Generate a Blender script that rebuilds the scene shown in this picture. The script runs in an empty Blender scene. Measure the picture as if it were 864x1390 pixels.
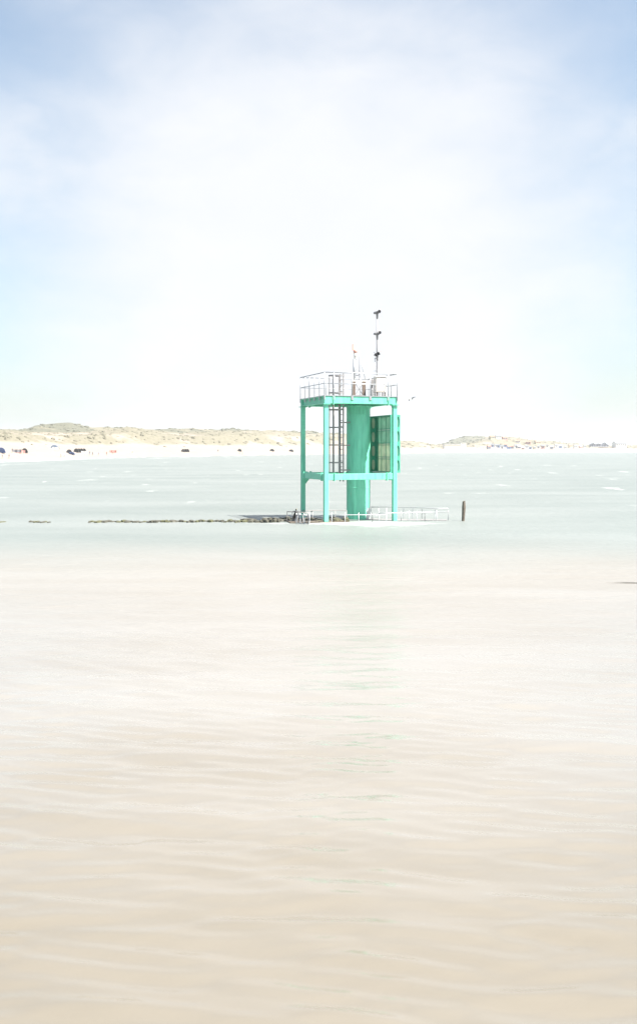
import bpy, bmesh, math, random
import numpy as np
from mathutils import Vector, Matrix, noise

random.seed(7)
rng = np.random.default_rng(11)
scene = bpy.context.scene
COL = scene.collection
PI = math.pi
R = math.radians

# ------------------------------------------------------------------ camera
F = 1340.0          # focal length in photograph pixels (864 x 1390)
CX, HY = 432.0, 610.0
EYE = 3.4
cam_d = bpy.data.cameras.new("camera")
cam = bpy.data.objects.new("camera", cam_d)
COL.objects.link(cam)
cam.location = (0, 0, EYE)
cam.rotation_euler = (R(90), 0, 0)
cam_d.sensor_fit = 'VERTICAL'
cam_d.sensor_height = 36.0
cam_d.sensor_width = 36.0
cam_d.lens = 36.0 * F / 1390.0
cam_d.shift_y = (HY - 695.0) / 1390.0
cam_d.clip_start = 0.1
cam_d.clip_end = 60000
cam_d.dof.use_dof = True
cam_d.dof.focus_distance = 47.0
cam_d.dof.aperture_fstop = 1.8
scene.camera = cam

# ------------------------------------------------------------------ light
SUN_EL, SUN_AZ = 59.0, 115.0       # azimuth clockwise from the view direction (+Y)
world = bpy.data.worlds.new("World")
scene.world = world
world.use_nodes = True
nt = world.node_tree
nt.nodes.clear()
def wn(t, **k):
    n = nt.nodes.new(t)
    for a, b in k.items():
        setattr(n, a, b)
    return n
def wl(a, b):
    nt.links.new(a, b)
def wmath(op, a, b=None, c=None, clamp=False):
    n = wn('ShaderNodeMath', operation=op, use_clamp=clamp)
    for i, v in enumerate((a, b, c)):
        if v is None:
            continue
        if isinstance(v, (int, float)):
            n.inputs[i].default_value = v
        else:
            wl(v, n.inputs[i])
    return n.outputs[0]
out = wn('ShaderNodeOutputWorld')
bg = wn('ShaderNodeBackground')
bg.inputs['Strength'].default_value = 0.062
sky = wn('ShaderNodeTexSky', sky_type='NISHITA', sun_disc=False)
sky.sun_elevation = R(SUN_EL)
sky.sun_rotation = R(SUN_AZ)
sky.air_density = 1.0
sky.dust_density = 2.0
sky.ozone_density = 0.4
tc = wn('ShaderNodeTexCoord')
sep = wn('ShaderNodeSeparateXYZ')
wl(tc.outputs['Generated'], sep.inputs[0])
dx, dy, dz = sep.outputs
el = wmath('ARCSINE', dz)                       # elevation, radians
az = wmath('ARCTAN2', dx, dy)                   # bearing from +Y, radians
# cloud texture: noise over the direction, flattened towards the horizon
mp = wn('ShaderNodeMapping')
mp.inputs['Scale'].default_value = (1.0, 1.0, 1.9)
mp.inputs['Location'].default_value = (3.1, 0.4, 0.2)
wl(tc.outputs['Generated'], mp.inputs[0])
n1 = wn('ShaderNodeTexNoise')
n1.inputs['Scale'].default_value = 2.6
n1.inputs['Detail'].default_value = 7.0
n1.inputs['Roughness'].default_value = 0.52
wl(mp.outputs[0], n1.inputs['Vector'])
n2 = wn('ShaderNodeTexNoise')
n2.inputs['Scale'].default_value = 9.0
n2.inputs['Detail'].default_value = 8.0
n2.inputs['Roughness'].default_value = 0.55
n2.inputs['Distortion'].default_value = 0.3
wl(mp.outputs[0], n2.inputs['Vector'])
# thin bright veil of cloud: a round central glow added ahead plus drifting patches all round
a2 = wmath('DIVIDE', az, 0.385)
e2 = wmath('DIVIDE', wmath('SUBTRACT', el, 0.17), 0.36)
rr = wmath('SQRT', wmath('ADD', wmath('MULTIPLY', a2, a2), wmath('MULTIPLY', e2, e2)))
glow = wmath('SUBTRACT', 1.05, rr)
patches = wmath('MULTIPLY', wmath('SUBTRACT', n1.outputs['Fac'], 0.53), 2.2)
veil = wmath('MAXIMUM', glow, patches)
veil = wmath('ADD', veil, wmath('MULTIPLY', wmath('SUBTRACT', n2.outputs['Fac'], 0.5), 0.42))
mr = wn('ShaderNodeMapRange', interpolation_type='SMOOTHSTEP')
mr.inputs['From Min'].default_value = -0.10
mr.inputs['To Min'].default_value = 0.20
mr.inputs['From Max'].default_value = 0.72
wl(veil, mr.inputs['Value'])
# haze along the horizon
hz = wn('ShaderNodeMapRange', interpolation_type='SMOOTHSTEP')
hz.inputs['From Min'].default_value = 0.20
hz.inputs['From Max'].default_value = 0.0
hz.inputs['To Max'].default_value = 0.55
wl(el, hz.inputs['Value'])
cov = wmath('MAXIMUM', mr.outputs[0], hz.outputs[0])
cloudcol = wn('ShaderNodeMix', data_type='RGBA')
cloudcol.inputs['A'].default_value = (4.4, 4.55, 4.82, 1)
cloudcol.inputs['B'].default_value = (4.85, 4.9, 5.05, 1)
wl(n2.outputs['Fac'], cloudcol.inputs['Factor'])
mix = wn('ShaderNodeMix', data_type='RGBA')
wl(cov, mix.inputs['Factor'])
wb = wn('ShaderNodeMix', data_type='RGBA', blend_type='MULTIPLY')      # white balance of the blue sky
wb.inputs['Factor'].default_value = 1.0
wb.inputs['B'].default_value = (0.93, 1.03, 1.0, 1)
wl(sky.outputs[0], wb.inputs['A'])
wl(wb.outputs['Result'], mix.inputs['A'])
wl(cloudcol.outputs['Result'], mix.inputs['B'])
wl(mix.outputs['Result'], bg.inputs['Color'])
wl(bg.outputs[0], out.inputs[0])

sun_d = bpy.data.lights.new("sun", 'SUN')
sun_d.energy = 5.0
sun_d.angle = R(0.53)
sun_d.color = (1.0, 0.95, 0.87)
sun = bpy.data.objects.new("sun", sun_d)
COL.objects.link(sun)
sdir = Vector((math.sin(R(SUN_AZ)) * math.cos(R(SUN_EL)), math.cos(R(SUN_AZ)) * math.cos(R(SUN_EL)), math.sin(R(SUN_EL))))
sun.rotation_euler = sdir.to_track_quat('Z', 'Y').to_euler()
sun.location = (40, -20, 60)

scene.view_settings.view_transform = 'Standard'
scene.view_settings.look = 'None'
scene.view_settings.gamma = 1.0
scene.view_settings.use_curve_mapping = False
scene.view_settings.exposure = 1.72
scene.render.engine = 'CYCLES'
scene.cycles.max_bounces = 8
scene.cycles.volume_bounces = 1
scene.cycles.use_denoising = True
scene.cycles.denoising_prefilter = 'ACCURATE'
scene.cycles.sample_clamp_indirect = 6.0

# ------------------------------------------------------------------ helpers
def at(px, py, Y):
    """photograph pixel -> world point at distance Y"""
    return Vector(((px - CX) / F * Y, Y, EYE - (py - HY) / F * Y))

def link(o, parent=None):
    COL.objects.link(o)
    if parent is not None:
        o.parent = parent
    return o

def tag(o, label=None, cat=None, group=None, kind=None):
    if label: o['label'] = label
    if cat: o['category'] = cat
    if group: o['group'] = group
    if kind: o['kind'] = kind
    return o

def empty(name, loc=(0, 0, 0), rz=0.0):
    o = bpy.data.objects.new(name, None)
    o.empty_display_size = 0.3
    o.location = loc
    o.rotation_euler = (0, 0, rz)
    return link(o)

class MB:
    def __init__(s):
        s.v, s.f, s.m = [], [], []
    def add(s, vs, fs, mi=0):
        b = len(s.v)
        s.v += [tuple(p) for p in vs]
        for f in fs:
            s.f.append(tuple(i + b for i in f))
            s.m.append(mi)
        return s
    def box(s, c, size, rot=None, mi=0):
        hx, hy, hz_ = size[0] / 2, size[1] / 2, size[2] / 2
        vs = []
        for z in (-hz_, hz_):
            for x, y in ((-hx, -hy), (hx, -hy), (hx, hy), (-hx, hy)):
                p = Vector((x, y, z))
                if rot is not None: p = rot @ p
                vs.append(p + Vector(c))
        return s.add(vs, [(3, 2, 1, 0), (4, 5, 6, 7), (0, 1, 5, 4), (1, 2, 6, 5), (2, 3, 7, 6), (3, 0, 4, 7)], mi)
    def bbox(s, lo, hi, mi=0):
        return s.box([(a + b) / 2 for a, b in zip(lo, hi)], [b - a for a, b in zip(lo, hi)], None, mi)
    def tube(s, pts, rad, n=8, caps=True, mi=0):
        pts = [Vector(p) for p in pts]
        if not isinstance(rad, (list, tuple)): rad = [rad] * len(pts)
        t0 = (pts[1] - pts[0]).normalized()
        up = Vector((0, 0, 1)) if abs(t0.z) < 0.9 else Vector((1, 0, 0))
        u = t0.cross(up).normalized()
        vs, fs = [], []
        for i, p in enumerate(pts):
            a = pts[max(0, i - 1)]; b = pts[min(len(pts) - 1, i + 1)]
            t = (b - a).normalized()
            u = (u - t * u.dot(t)).normalized()
            w = t.cross(u)
            for k in range(n):
                an = 2 * PI * k / n
                vs.append(p + (u * math.cos(an) + w * math.sin(an)) * rad[i])
        for i in range(len(pts) - 1):
            for k in range(n):
                k2 = (k + 1) % n
                fs.append((i * n + k, i * n + k2, (i + 1) * n + k2, (i + 1) * n + k))
        if caps:
            fs.append(tuple(reversed(range(n))))
            fs.append(tuple((len(pts) - 1) * n + k for k in range(n)))
        return s.add(vs, fs, mi)
    def lathe(s, prof, c=(0, 0, 0), n=24, rot=None, mi=0):
        vs, fs = [], []
        for r_, z in prof:
            for k in range(n):
                p = Vector((r_ * math.cos(2 * PI * k / n), r_ * math.sin(2 * PI * k / n), z))
                if rot is not None: p = rot @ p
                vs.append(p + Vector(c))
        for i in range(len(prof) - 1):
            for k in range(n):
                k2 = (k + 1) % n
                fs.append((i * n + k, i * n + k2, (i + 1) * n + k2, (i + 1) * n + k))
        fs.append(tuple(reversed(range(n))))
        fs.append(tuple((len(prof) - 1) * n + k for k in range(n)))
        return s.add(vs, fs, mi)
    def mesh(s, name, mats, smooth=False):
        me = bpy.data.meshes.new(name)
        me.from_pydata(s.v, [], s.f)
        for m in (mats if isinstance(mats, (list, tuple)) else [mats]):
            me.materials.append(m)
        if len(set(s.m)) > 1:
            me.polygons.foreach_set('material_index', s.m)
        if smooth:
            me.polygons.foreach_set('use_smooth', [True] * len(me.polygons))
        me.update()
        return me
    def build(s, name, mats, parent=None, smooth=False, bevel=0.0):
        me = s.mesh(name, mats, smooth)
        o = link(bpy.data.objects.new(name, me), parent)
        if smooth == 'auto':
            me.polygons.foreach_set('use_smooth', [False] * len(me.polygons))
        if bevel > 0:
            md = o.modifiers.new('bevel', 'BEVEL')
            md.width = bevel; md.segments = 2; md.limit_method = 'ANGLE'
        return o

def child(name, me, parent, loc=(0, 0, 0), rot=(0, 0, 0), scale=(1, 1, 1)):
    o = bpy.data.objects.new(name, me)
    o.location = loc; o.rotation_euler = rot; o.scale = scale
    return link(o, parent)

def shade_smooth_angle(o, ang=40):
    me = o.data
    me.polygons.foreach_set('use_smooth', [True] * len(me.polygons))
    bm = bmesh.new(); bm.from_mesh(me)
    for e in bm.edges:
        if len(e.link_faces) == 2 and e.calc_face_angle(0) > R(ang):
            e.smooth = False
    bm.to_mesh(me); bm.free()

# ------------------------------------------------------------------ materials
def material(name):
    m = bpy.data.materials.new(name)
    m.use_nodes = True
    n = m.node_tree.nodes
    return m, m.node_tree, n['Principled BSDF']

def N(t, typ, inputs=None, **k):
    n = t.nodes.new(typ)
    for a, b in k.items(): setattr(n, a, b)
    for a, b in (inputs or {}).items(): n.inputs[a].default_value = b
    return n

def ramp(t, src, stops):
    n = t.nodes.new('ShaderNodeValToRGB')
    e = n.color_ramp.elements
    while len(e) < len(stops): e.new(0.5)
    for x, (p, c) in zip(e, stops):
        x.position = p; x.color = c if len(c) == 4 else (*c, 1)
    t.links.new(src, n.inputs[0])
    return n.outputs[0]

def worn(name, col, dark, rough=0.5, metal=0.0, scale=6.0, amount=0.35, bump=0.1, bscale=40.0, zdirt=None):
    """painted / raw surface with blotchy wear"""
    m, t, b = material(name)
    tcn = N(t, 'ShaderNodeTexCoord')
    nz = N(t, 'ShaderNodeTexNoise', {'Scale': scale, 'Detail': 8.0, 'Roughness': 0.62})
    t.links.new(tcn.outputs['Object'], nz.inputs['Vector'])
    c = ramp(t, nz.outputs['Fac'], [(0.5 - amount * 0.5, dark), (0.5 + amount * 0.5, col)])
    t.links.new(c, b.inputs['Base Color'])
    b.inputs['Roughness'].default_value = rough
    b.inputs['Metallic'].default_value = metal
    n2_ = N(t, 'ShaderNodeTexNoise', {'Scale': bscale, 'Detail': 4.0})
    t.links.new(tcn.outputs['Object'], n2_.inputs['Vector'])
    bp = N(t, 'ShaderNodeBump', {'Strength': bump, 'Distance': 0.01})
    t.links.new(n2_.outputs['Fac'], bp.inputs['Height'])
    t.links.new(bp.outputs[0], b.inputs['Normal'])
    return m

def green_paint(name, streak=True, patch=False):
    m, t, b = material(name)
    tcn = N(t, 'ShaderNodeTexCoord')
    mpn = N(t, 'ShaderNodeMapping', {'Scale': (5.0, 5.0, 0.55)})
    t.links.new(tcn.outputs['Object'], mpn.inputs[0])
    nz = N(t, 'ShaderNodeTexNoise', {'Scale': 1.6, 'Detail': 9.0, 'Roughness': 0.6})
    t.links.new(mpn.outputs[0], nz.inputs['Vector'])
    c = ramp(t, nz.outputs['Fac'], [(0.28, (0.095, 0.41, 0.275)), (0.5, (0.145, 0.55, 0.375)), (0.75, (0.19, 0.61, 0.435))])
    # rust and chalky runs
    nr = N(t, 'ShaderNodeTexNoise', {'Scale': 1.1, 'Detail': 10.0, 'Roughness': 0.68})
    mp2 = N(t, 'ShaderNodeMapping', {'Scale': (3.0, 3.0, 0.8), 'Location': (2.0, 5.0, 1.0)})
    t.links.new(tcn.outputs['Object'], mp2.inputs[0])
    t.links.new(mp2.outputs[0], nr.inputs['Vector'])
    mask = ramp(t, nr.outputs['Fac'], [(0.62, (0, 0, 0)), (0.72, (1, 1, 1))])
    mx = N(t, 'ShaderNodeMix', data_type='RGBA')
    mx.inputs['B'].default_value = (0.33, 0.42, 0.33, 1)
    mlt = N(t, 'ShaderNodeMath', {1: 0.6}, operation='MULTIPLY')
    t.links.new(mask, mlt.inputs[0])
    t.links.new(mlt.outputs[0], mx.inputs['Factor'])
    t.links.new(c, mx.inputs['A'])
    last = mx.outputs['Result']
    if patch:
        # bare, chalky patch low on the right of the drum (own shape, real wear)
        s3 = N(t, 'ShaderNodeSeparateXYZ')
        t.links.new(tcn.outputs['Object'], s3.inputs[0])
        def mm(op, a, b_):
            n = N(t, 'ShaderNodeMath', operation=op)
            for i, v in enumerate((a, b_)):
                if isinstance(v, (int, float)): n.inputs[i].default_value = v
                else: t.links.new(v, n.inputs[i])
            return n.outputs[0]
        np_ = N(t, 'ShaderNodeTexNoise', {'Scale': 2.2, 'Detail': 6.0, 'Roughness': 0.6})
        t.links.new(tcn.outputs['Object'], np_.inputs['Vector'])
        k = mm('ADD', mm('MULTIPLY', s3.outputs[0], 1.6), mm('MULTIPLY', np_.outputs['Fac'], 1.2))
        k = mm('SUBTRACT', k, mm('MULTIPLY', s3.outputs[2], 0.42))
        msk = ramp(t, k, [(0.90, (0, 0, 0)), (0.97, (1, 1, 1))])
        mx2 = N(t, 'ShaderNodeMix', data_type='RGBA')
        mx2.inputs['B'].default_value = (0.40, 0.42, 0.42, 1)
        t.links.new(msk, mx2.inputs['Factor'])
        t.links.new(last, mx2.inputs['A'])
        last = mx2.outputs['Result']
    t.links.new(last, b.inputs['Base Color'])
    b.inputs['Roughness'].default_value = 0.48
    nb = N(t, 'ShaderNodeTexNoise', {'Scale': 14.0, 'Detail': 4.0})
    t.links.new(tcn.outputs['Object'], nb.inputs['Vector'])
    bp = N(t, 'ShaderNodeBump', {'Strength': 0.12, 'Distance': 0.02})
    t.links.new(nb.outputs['Fac'], bp.inputs['Height'])
    t.links.new(bp.outputs[0], b.inputs['Normal'])
    return m

M = {}
M['green'] = green_paint('green_paint')
M['drum'] = green_paint('drum_paint', patch=True)
M['dkgreen'] = worn('dark_green_paint', (0.075, 0.40, 0.285), (0.06, 0.30, 0.21), 0.5, scale=3.0)
M['galv'] = worn('galvanised_steel', (0.50, 0.51, 0.52), (0.33, 0.34, 0.36), 0.42, 0.55, scale=18, amount=0.4, bump=0.05)
M['greysteel'] = worn('weathered_steel', (0.30, 0.29, 0.29), (0.20, 0.19, 0.19), 0.55, 0.3, scale=12, amount=0.4)
M['whitepaint'] = worn('white_paint', (0.78, 0.77, 0.74), (0.60, 0.57, 0.52), 0.45, scale=5, amount=0.5)
M['cream'] = worn('cream_cabinet_paint', (0.76, 0.71, 0.66), (0.62, 0.55, 0.48), 0.5, scale=3, amount=0.5)
M['orange'] = worn('orange_plastic', (0.70, 0.33, 0.26), (0.62, 0.36, 0.30), 0.4, scale=8)
M['brown'] = worn('rusty_brown_steel', (0.20, 0.15, 0.12), (0.11, 0.085, 0.07), 0.7, scale=9)
M['mastgrey'] = worn('grey_mast_paint', (0.29, 0.29, 0.305), (0.22, 0.22, 0.23), 0.6, scale=9)
M['black'] = worn('dark_grey_housing', (0.19, 0.19, 0.20), (0.13, 0.13, 0.14), 0.5, scale=9)
M['wetrock'] = worn('weedy_dark_rock', (0.10, 0.095, 0.07), (0.03, 0.03, 0.025), 0.6, scale=3, amount=0.5, bump=0.6, bscale=9)
M['algae'] = worn('rock_with_green_weed', (0.115, 0.115, 0.055), (0.05, 0.05, 0.03), 0.65, scale=3, amount=0.5, bump=0.6, bscale=9)
M['timber'] = worn('weathered_timber', (0.17, 0.14, 0.11), (0.06, 0.05, 0.04), 0.8, scale=7, amount=0.5, bump=0.6, bscale=20)
M['feather'] = worn('dark_feathers', (0.035, 0.035, 0.035), (0.02, 0.02, 0.022), 0.6, scale=12)
M['gullwhite'] = worn('white_feathers', (0.75, 0.75, 0.74), (0.62, 0.62, 0.62), 0.6, scale=12)
M['gullgrey'] = worn('grey_feathers', (0.33, 0.34, 0.36), (0.25, 0.26, 0.28), 0.6, scale=12)
M['beak'] = worn('yellow_beak', (0.6, 0.42, 0.1), (0.5, 0.3, 0.08), 0.5)

def pane_material(name, col, trans):
    m, t, b = material(name)
    tcn = N(t, 'ShaderNodeTexCoord')
    nz = N(t, 'ShaderNodeTexNoise', {'Scale': 2.2, 'Detail': 7.0, 'Roughness': 0.6})
    t.links.new(tcn.outputs['Object'], nz.inputs['Vector'])
    c = ramp(t, nz.outputs['Fac'], [(0.3, tuple(x * 0.75 for x in col)), (0.65, col)])
    t.links.new(c, b.inputs['Base Color'])
    b.inputs['Roughness'].default_value = 0.6
    tr = N(t, 'ShaderNodeBsdfTranslucent')
    t.links.new(c, tr.inputs['Color'])
    mx = N(t, 'ShaderNodeMixShader', {0: trans})
    t.links.new(b.outputs[0], mx.inputs[1]); t.links.new(tr.outputs[0], mx.inputs[2])
    t.links.new(mx.outputs[0], t.nodes['Material Output'].inputs['Surface'])
    return m
M['pane_green'] = pane_material('frosted_green_sheet', (0.40, 0.62, 0.51), 0.5)
M['pane_beige'] = pane_material('frosted_beige_sheet', (0.62, 0.70, 0.57), 0.55)

# ------------------------------------------------------------------ shoreline and dunes
def interp(tab, x):
    xs = [a for a, _ in tab]; ys = [b for _, b in tab]
    return np.interp(x, xs, ys)
T_SHORE = [(-900, 650), (-300, 634), (0, 625), (100, 622.2), (200, 620), (300, 618.6), (420, 616.8), (540, 615.3), (600, 614.6), (700, 613.9), (864, 613.6), (1300, 613.6), (2200, 614)]
T_FOOT = [(-900, 596), (0, 601.5), (50, 603), (100, 605), (200, 606), (300, 606), (420, 606.5), (540, 608), (600, 609), (640, 608), (700, 607.5), (864, 608.5), (2200, 608.5)]
T_R1 = [(-900, 575), (-200, 583), (0, 585), (40, 586), (100, 587), (140, 584), (176, 580.5), (200, 585), (250, 588), (300, 585), (350, 585), (420, 588), (480, 590), (540, 596.5), (590, 603.5), (620, 604), (650, 598), (668, 591.5), (690, 594.5), (720, 597.5), (760, 600.5), (800, 604), (864, 606), (1000, 605), (2200, 604)]
T_R2 = [(-900, 575), (-200, 580), (0, 582), (22, 583.5), (38, 581.5), (48, 577.5), (60, 576.5), (80, 575), (97, 574), (112, 577), (125, 580), (175, 581), (200, 582.5), (250, 582.5), (265, 581), (285, 583), (310, 580.5), (350, 584), (420, 586), (470, 590), (540, 597), (590, 604), (604, 600.5), (620, 594.5), (640, 591.5), (655, 591.5), (690, 596), (720, 600), (800, 606), (864, 604), (1000, 605), (2200, 604)]
def shore_dist(px):
    return EYE * F / (interp(T_SHORE, px) - HY)

def fbm(p, o=5):
    return noise.fractal(Vector(p), 1.0, 2.0, o)

def build_dunes():
    pxs = np.concatenate([np.arange(-900, -40, 20), np.arange(-40, 905, 2.5), np.arange(905, 2200, 25)])
    prof = []       # one profile per bearing: list of (Y, z, veg)
    NV = 64
    verts, veg = [], []
    for px in pxs:
        ds = float(shore_dist(px))
        df = ds + 30 + ds * 0.12
        d1 = df + 45 + ds * 0.16
        d2 = d1 + 60 + ds * 0.30
        zf = EYE - (float(interp(T_FOOT, px)) - HY) / F * df
        z1 = EYE - (float(interp(T_R1, px)) - HY) / F * d1
        z2 = EYE - (float(interp(T_R2, px)) - HY) / F * d2
        keyY = [ds - 20, ds, ds + (df - ds) * 0.35, df, df + (d1 - df) * 0.35, d1, d1 + (d2 - d1) * 0.45, d2, d2 + 90, d2 + 400]
        keyZ = [-1.2, 0.0, zf * 0.45, zf, zf + (z1 - zf) * 0.62, z1, max(zf, z1 - 0.25 * (z1 - zf) if z2 > z1 else 0.55 * z1), z2, z2 * 0.5, 0.5]
        key_t = [0, 3, 9, 18, 27, 37, 46, 56, 60, 63]
        for i in range(NV):
            Y = float(np.interp(i, key_t, keyY)); z = float(np.interp(i, key_t, keyZ))
            X = (px - CX) / F * Y
            dune = max(0.0, min(1.0, (i - 17) / 4.0))
            n_ = fbm((X / 34.0, Y / 50.0, 3.3), 5)
            n_b = fbm((X / 9.0, Y / 12.0, 8.1), 4)
            sc = min(2.2, Y / 600.0)
            z += dune * (n_ * 0.95 + n_b * 0.32) * sc * (0.7 if i > 52 else 1.0)
            if 3 < i <= 17:
                z += 0.10 * n_b
            # vegetation cover: marram on the slopes, scrub behind, bare blowouts
            g = dune * (0.60 + 0.75 * n_ + 0.35 * n_b)
            if i > 40: g = g + 0.30
            s_ = 0.0
            if i > 40:
                s_ = 0.55 + 0.9 * fbm((X / 60.0, Y / 60.0, 20.0), 4) - (0.0 if px < 660 else 0.5)
                if 25 < px < 130: s_ += 0.35
                if 598 < px < 656: s_ += 0.5
            verts.append((X, Y, z)); veg.append((max(0, min(1, g)), max(0, min(1, s_))))
    nx = len(pxs)
    faces = [(a * NV + b, (a + 1) * NV + b, (a + 1) * NV + b + 1, a * NV + b + 1) for a in range(nx - 1) for b in range(NV - 1)]
    me = bpy.data.meshes.new('dunes')
    me.from_pydata(verts, [], faces)
    ca = me.color_attributes.new('cover', 'FLOAT_COLOR', 'POINT')
    ca.data.foreach_set('color', [c for g, s_ in veg for c in (g, s_, 0.0, 1.0)])
    me.polygons.foreach_set('use_smooth', [True] * len(me.polygons))
    m, t, b = material('dune_ground')
    at_ = N(t, 'ShaderNodeAttribute', attribute_name='cover')
    sp = N(t, 'ShaderNodeSeparateColor'); t.links.new(at_.outputs['Color'], sp.inputs[0])
    geo = N(t, 'ShaderNodeNewGeometry')
    nz = N(t, 'ShaderNodeTexNoise', {'Scale': 0.16, 'Detail': 8.0, 'Roughness': 0.66}); t.links.new(geo.outputs['Position'], nz.inputs['Vector'])
    nz2 = N(t, 'ShaderNodeTexNoise', {'Scale': 0.55, 'Detail': 5.0, 'Roughness': 0.6}); t.links.new(geo.outputs['Position'], nz2.inputs['Vector'])
    sand = ramp(t, nz.outputs['Fac'], [(0.3, (0.215, 0.184, 0.162)), (0.7, (0.240, 0.208, 0.185))])
    grass = ramp(t, nz2.outputs['Fac'], [(0.3, (0.118, 0.112, 0.082)), (0.5, (0.150, 0.140, 0.106)), (0.7, (0.190, 0.172, 0.138))])
    scrub = ramp(t, nz2.outputs['Fac'], [(0.3, (0.085, 0.087, 0.068)), (0.7, (0.125, 0.124, 0.097))])
    def fac(ch, lo, hi):
        ad = N(t, 'ShaderNodeMath', operation='ADD'); t.links.new(ch, ad.inputs[0]); t.links.new(nz.outputs['Fac'], ad.inputs[1])
        mr_ = N(t, 'ShaderNodeMapRange', {'From Min': lo, 'From Max': hi}); t.links.new(ad.outputs[0], mr_.inputs['Value'])
        return mr_.outputs[0]
    m1 = N(t, 'ShaderNodeMix', data_type='RGBA'); t.links.new(fac(sp.outputs[0], 0.75, 1.1), m1.inputs['Factor']); t.links.new(sand, m1.inputs['A']); t.links.new(grass, m1.inputs['B'])
    m2 = N(t, 'ShaderNodeMix', data_type='RGBA'); t.links.new(fac(sp.outputs[1], 0.95, 1.2), m2.inputs['Factor']); t.links.new(m1.outputs['Result'], m2.inputs['A']); t.links.new(scrub, m2.inputs['B'])
    t.links.new(m2.outputs['Result'], b.inputs['Base Color'])
    b.inputs['Roughness'].default_value = 0.95
    b.inputs['Specular IOR Level'].default_value = 0.1
    me.materials.append(m)
    o = link(bpy.data.objects.new('dunes', me))
    tag(o, 'pale sandy beach and grassy dunes along the far shore', None, None, 'structure')
    return o, pxs, NV, verts, veg
dunes, D_px, D_nv, D_verts, D_veg = build_dunes()
D_grid = np.array(D_verts).reshape(len(D_px), D_nv, 3)

def ground_at(px, Y):
    """height of the dunes at bearing px, distance Y"""
    i = int(np.clip(np.searchsorted(D_px, px), 1, len(D_px) - 1))
    w = (px - D_px[i - 1]) / (D_px[i] - D_px[i - 1])
    za = np.interp(Y, D_grid[i - 1, :, 1], D_grid[i - 1, :, 2]); zb = np.interp(Y, D_grid[i, :, 1], D_grid[i, :, 2])
    return float(za * (1 - w) + zb * w)

def on_beach(px, py):
    """walk out along bearing px until the ground projects to py"""
    ds = float(shore_dist(px))
    for k in range(400):
        Y = ds + k * (ds * 0.8 / 400)
        z = ground_at(px, Y)
        if HY - (z - EYE) / Y * F <= py:
            break
    return Vector(((px - CX) / F * Y, Y, z))

# scrub and marram tufts on the dunes: uncountable
def build_scrub():
    mb = MB()
    mats = [worn('marram_grass', (0.155, 0.145, 0.108), (0.118, 0.112, 0.082), 0.9, scale=0.3),
            worn('dune_scrub', (0.110, 0.110, 0.085), (0.08, 0.082, 0.062), 0.9, scale=0.3)]
    cnt = 0
    while cnt < 2600:
        a = random.randrange(len(D_px)); b = random.randrange(18, 58)
        if not (-60 < D_px[a] < 920): continue
        g, s_ = D_veg[a * D_nv + b]
        isscrub = s_ > 0.62
        if random.random() > (0.9 if isscrub else g * 0.8): continue
        p = Vector(D_verts[a * D_nv + b]) + Vector((random.uniform(-2, 2), random.uniform(-3, 3), 0))
        sc = p.y / 500.0
        w = random.uniform(0.5, 1.4) * (1.4 if isscrub else 1.0) * sc
        h = w * random.uniform(0.22, 0.42) * (1.0 if isscrub else 0.8)
        n = 6
        ph = random.random() * 6
        ring0 = [(p.x + w * random.uniform(.8, 1.15) * math.cos(ph + k * PI / 3), p.y + w * random.uniform(.8, 1.15) * math.sin(ph + k * PI / 3), p.z - 0.5 * sc) for k in range(n)]
        ring1 = [(p.x + .72 * w * random.uniform(.7, 1.2) * math.cos(ph + k * PI / 3), p.y + .72 * w * random.uniform(.7, 1.2) * math.sin(ph + k * PI / 3), p.z + h * random.uniform(.4, .8)) for k in range(n)]
        top = [(p.x + random.uniform(-.2, .2) * w, p.y, p.z + h)]
        fs = [(k, (k + 1) % n, n + (k + 1) % n, n + k) for k in range(n)] + [(n + k, n + (k + 1) % n, 2 * n) for k in range(n)]
        mb.add(ring0 + ring1 + top, fs, 1 if isscrub else 0)
        cnt += 1
    o = mb.build('dune_scrub', mats)
    tag(o, 'marram grass and dark scrub growing over the dunes', 'vegetation', None, 'stuff')
build_scrub()

# ------------------------------------------------------------------ sea
TH = R(18.8)
TC = Vector((1.412, 47.78, 0.0))
def L2W(x, y, z=0.0):
    return Vector((TC.x + x * math.cos(TH) - y * math.sin(TH), TC.y + x * math.sin(TH) + y * math.cos(TH), z))

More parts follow.
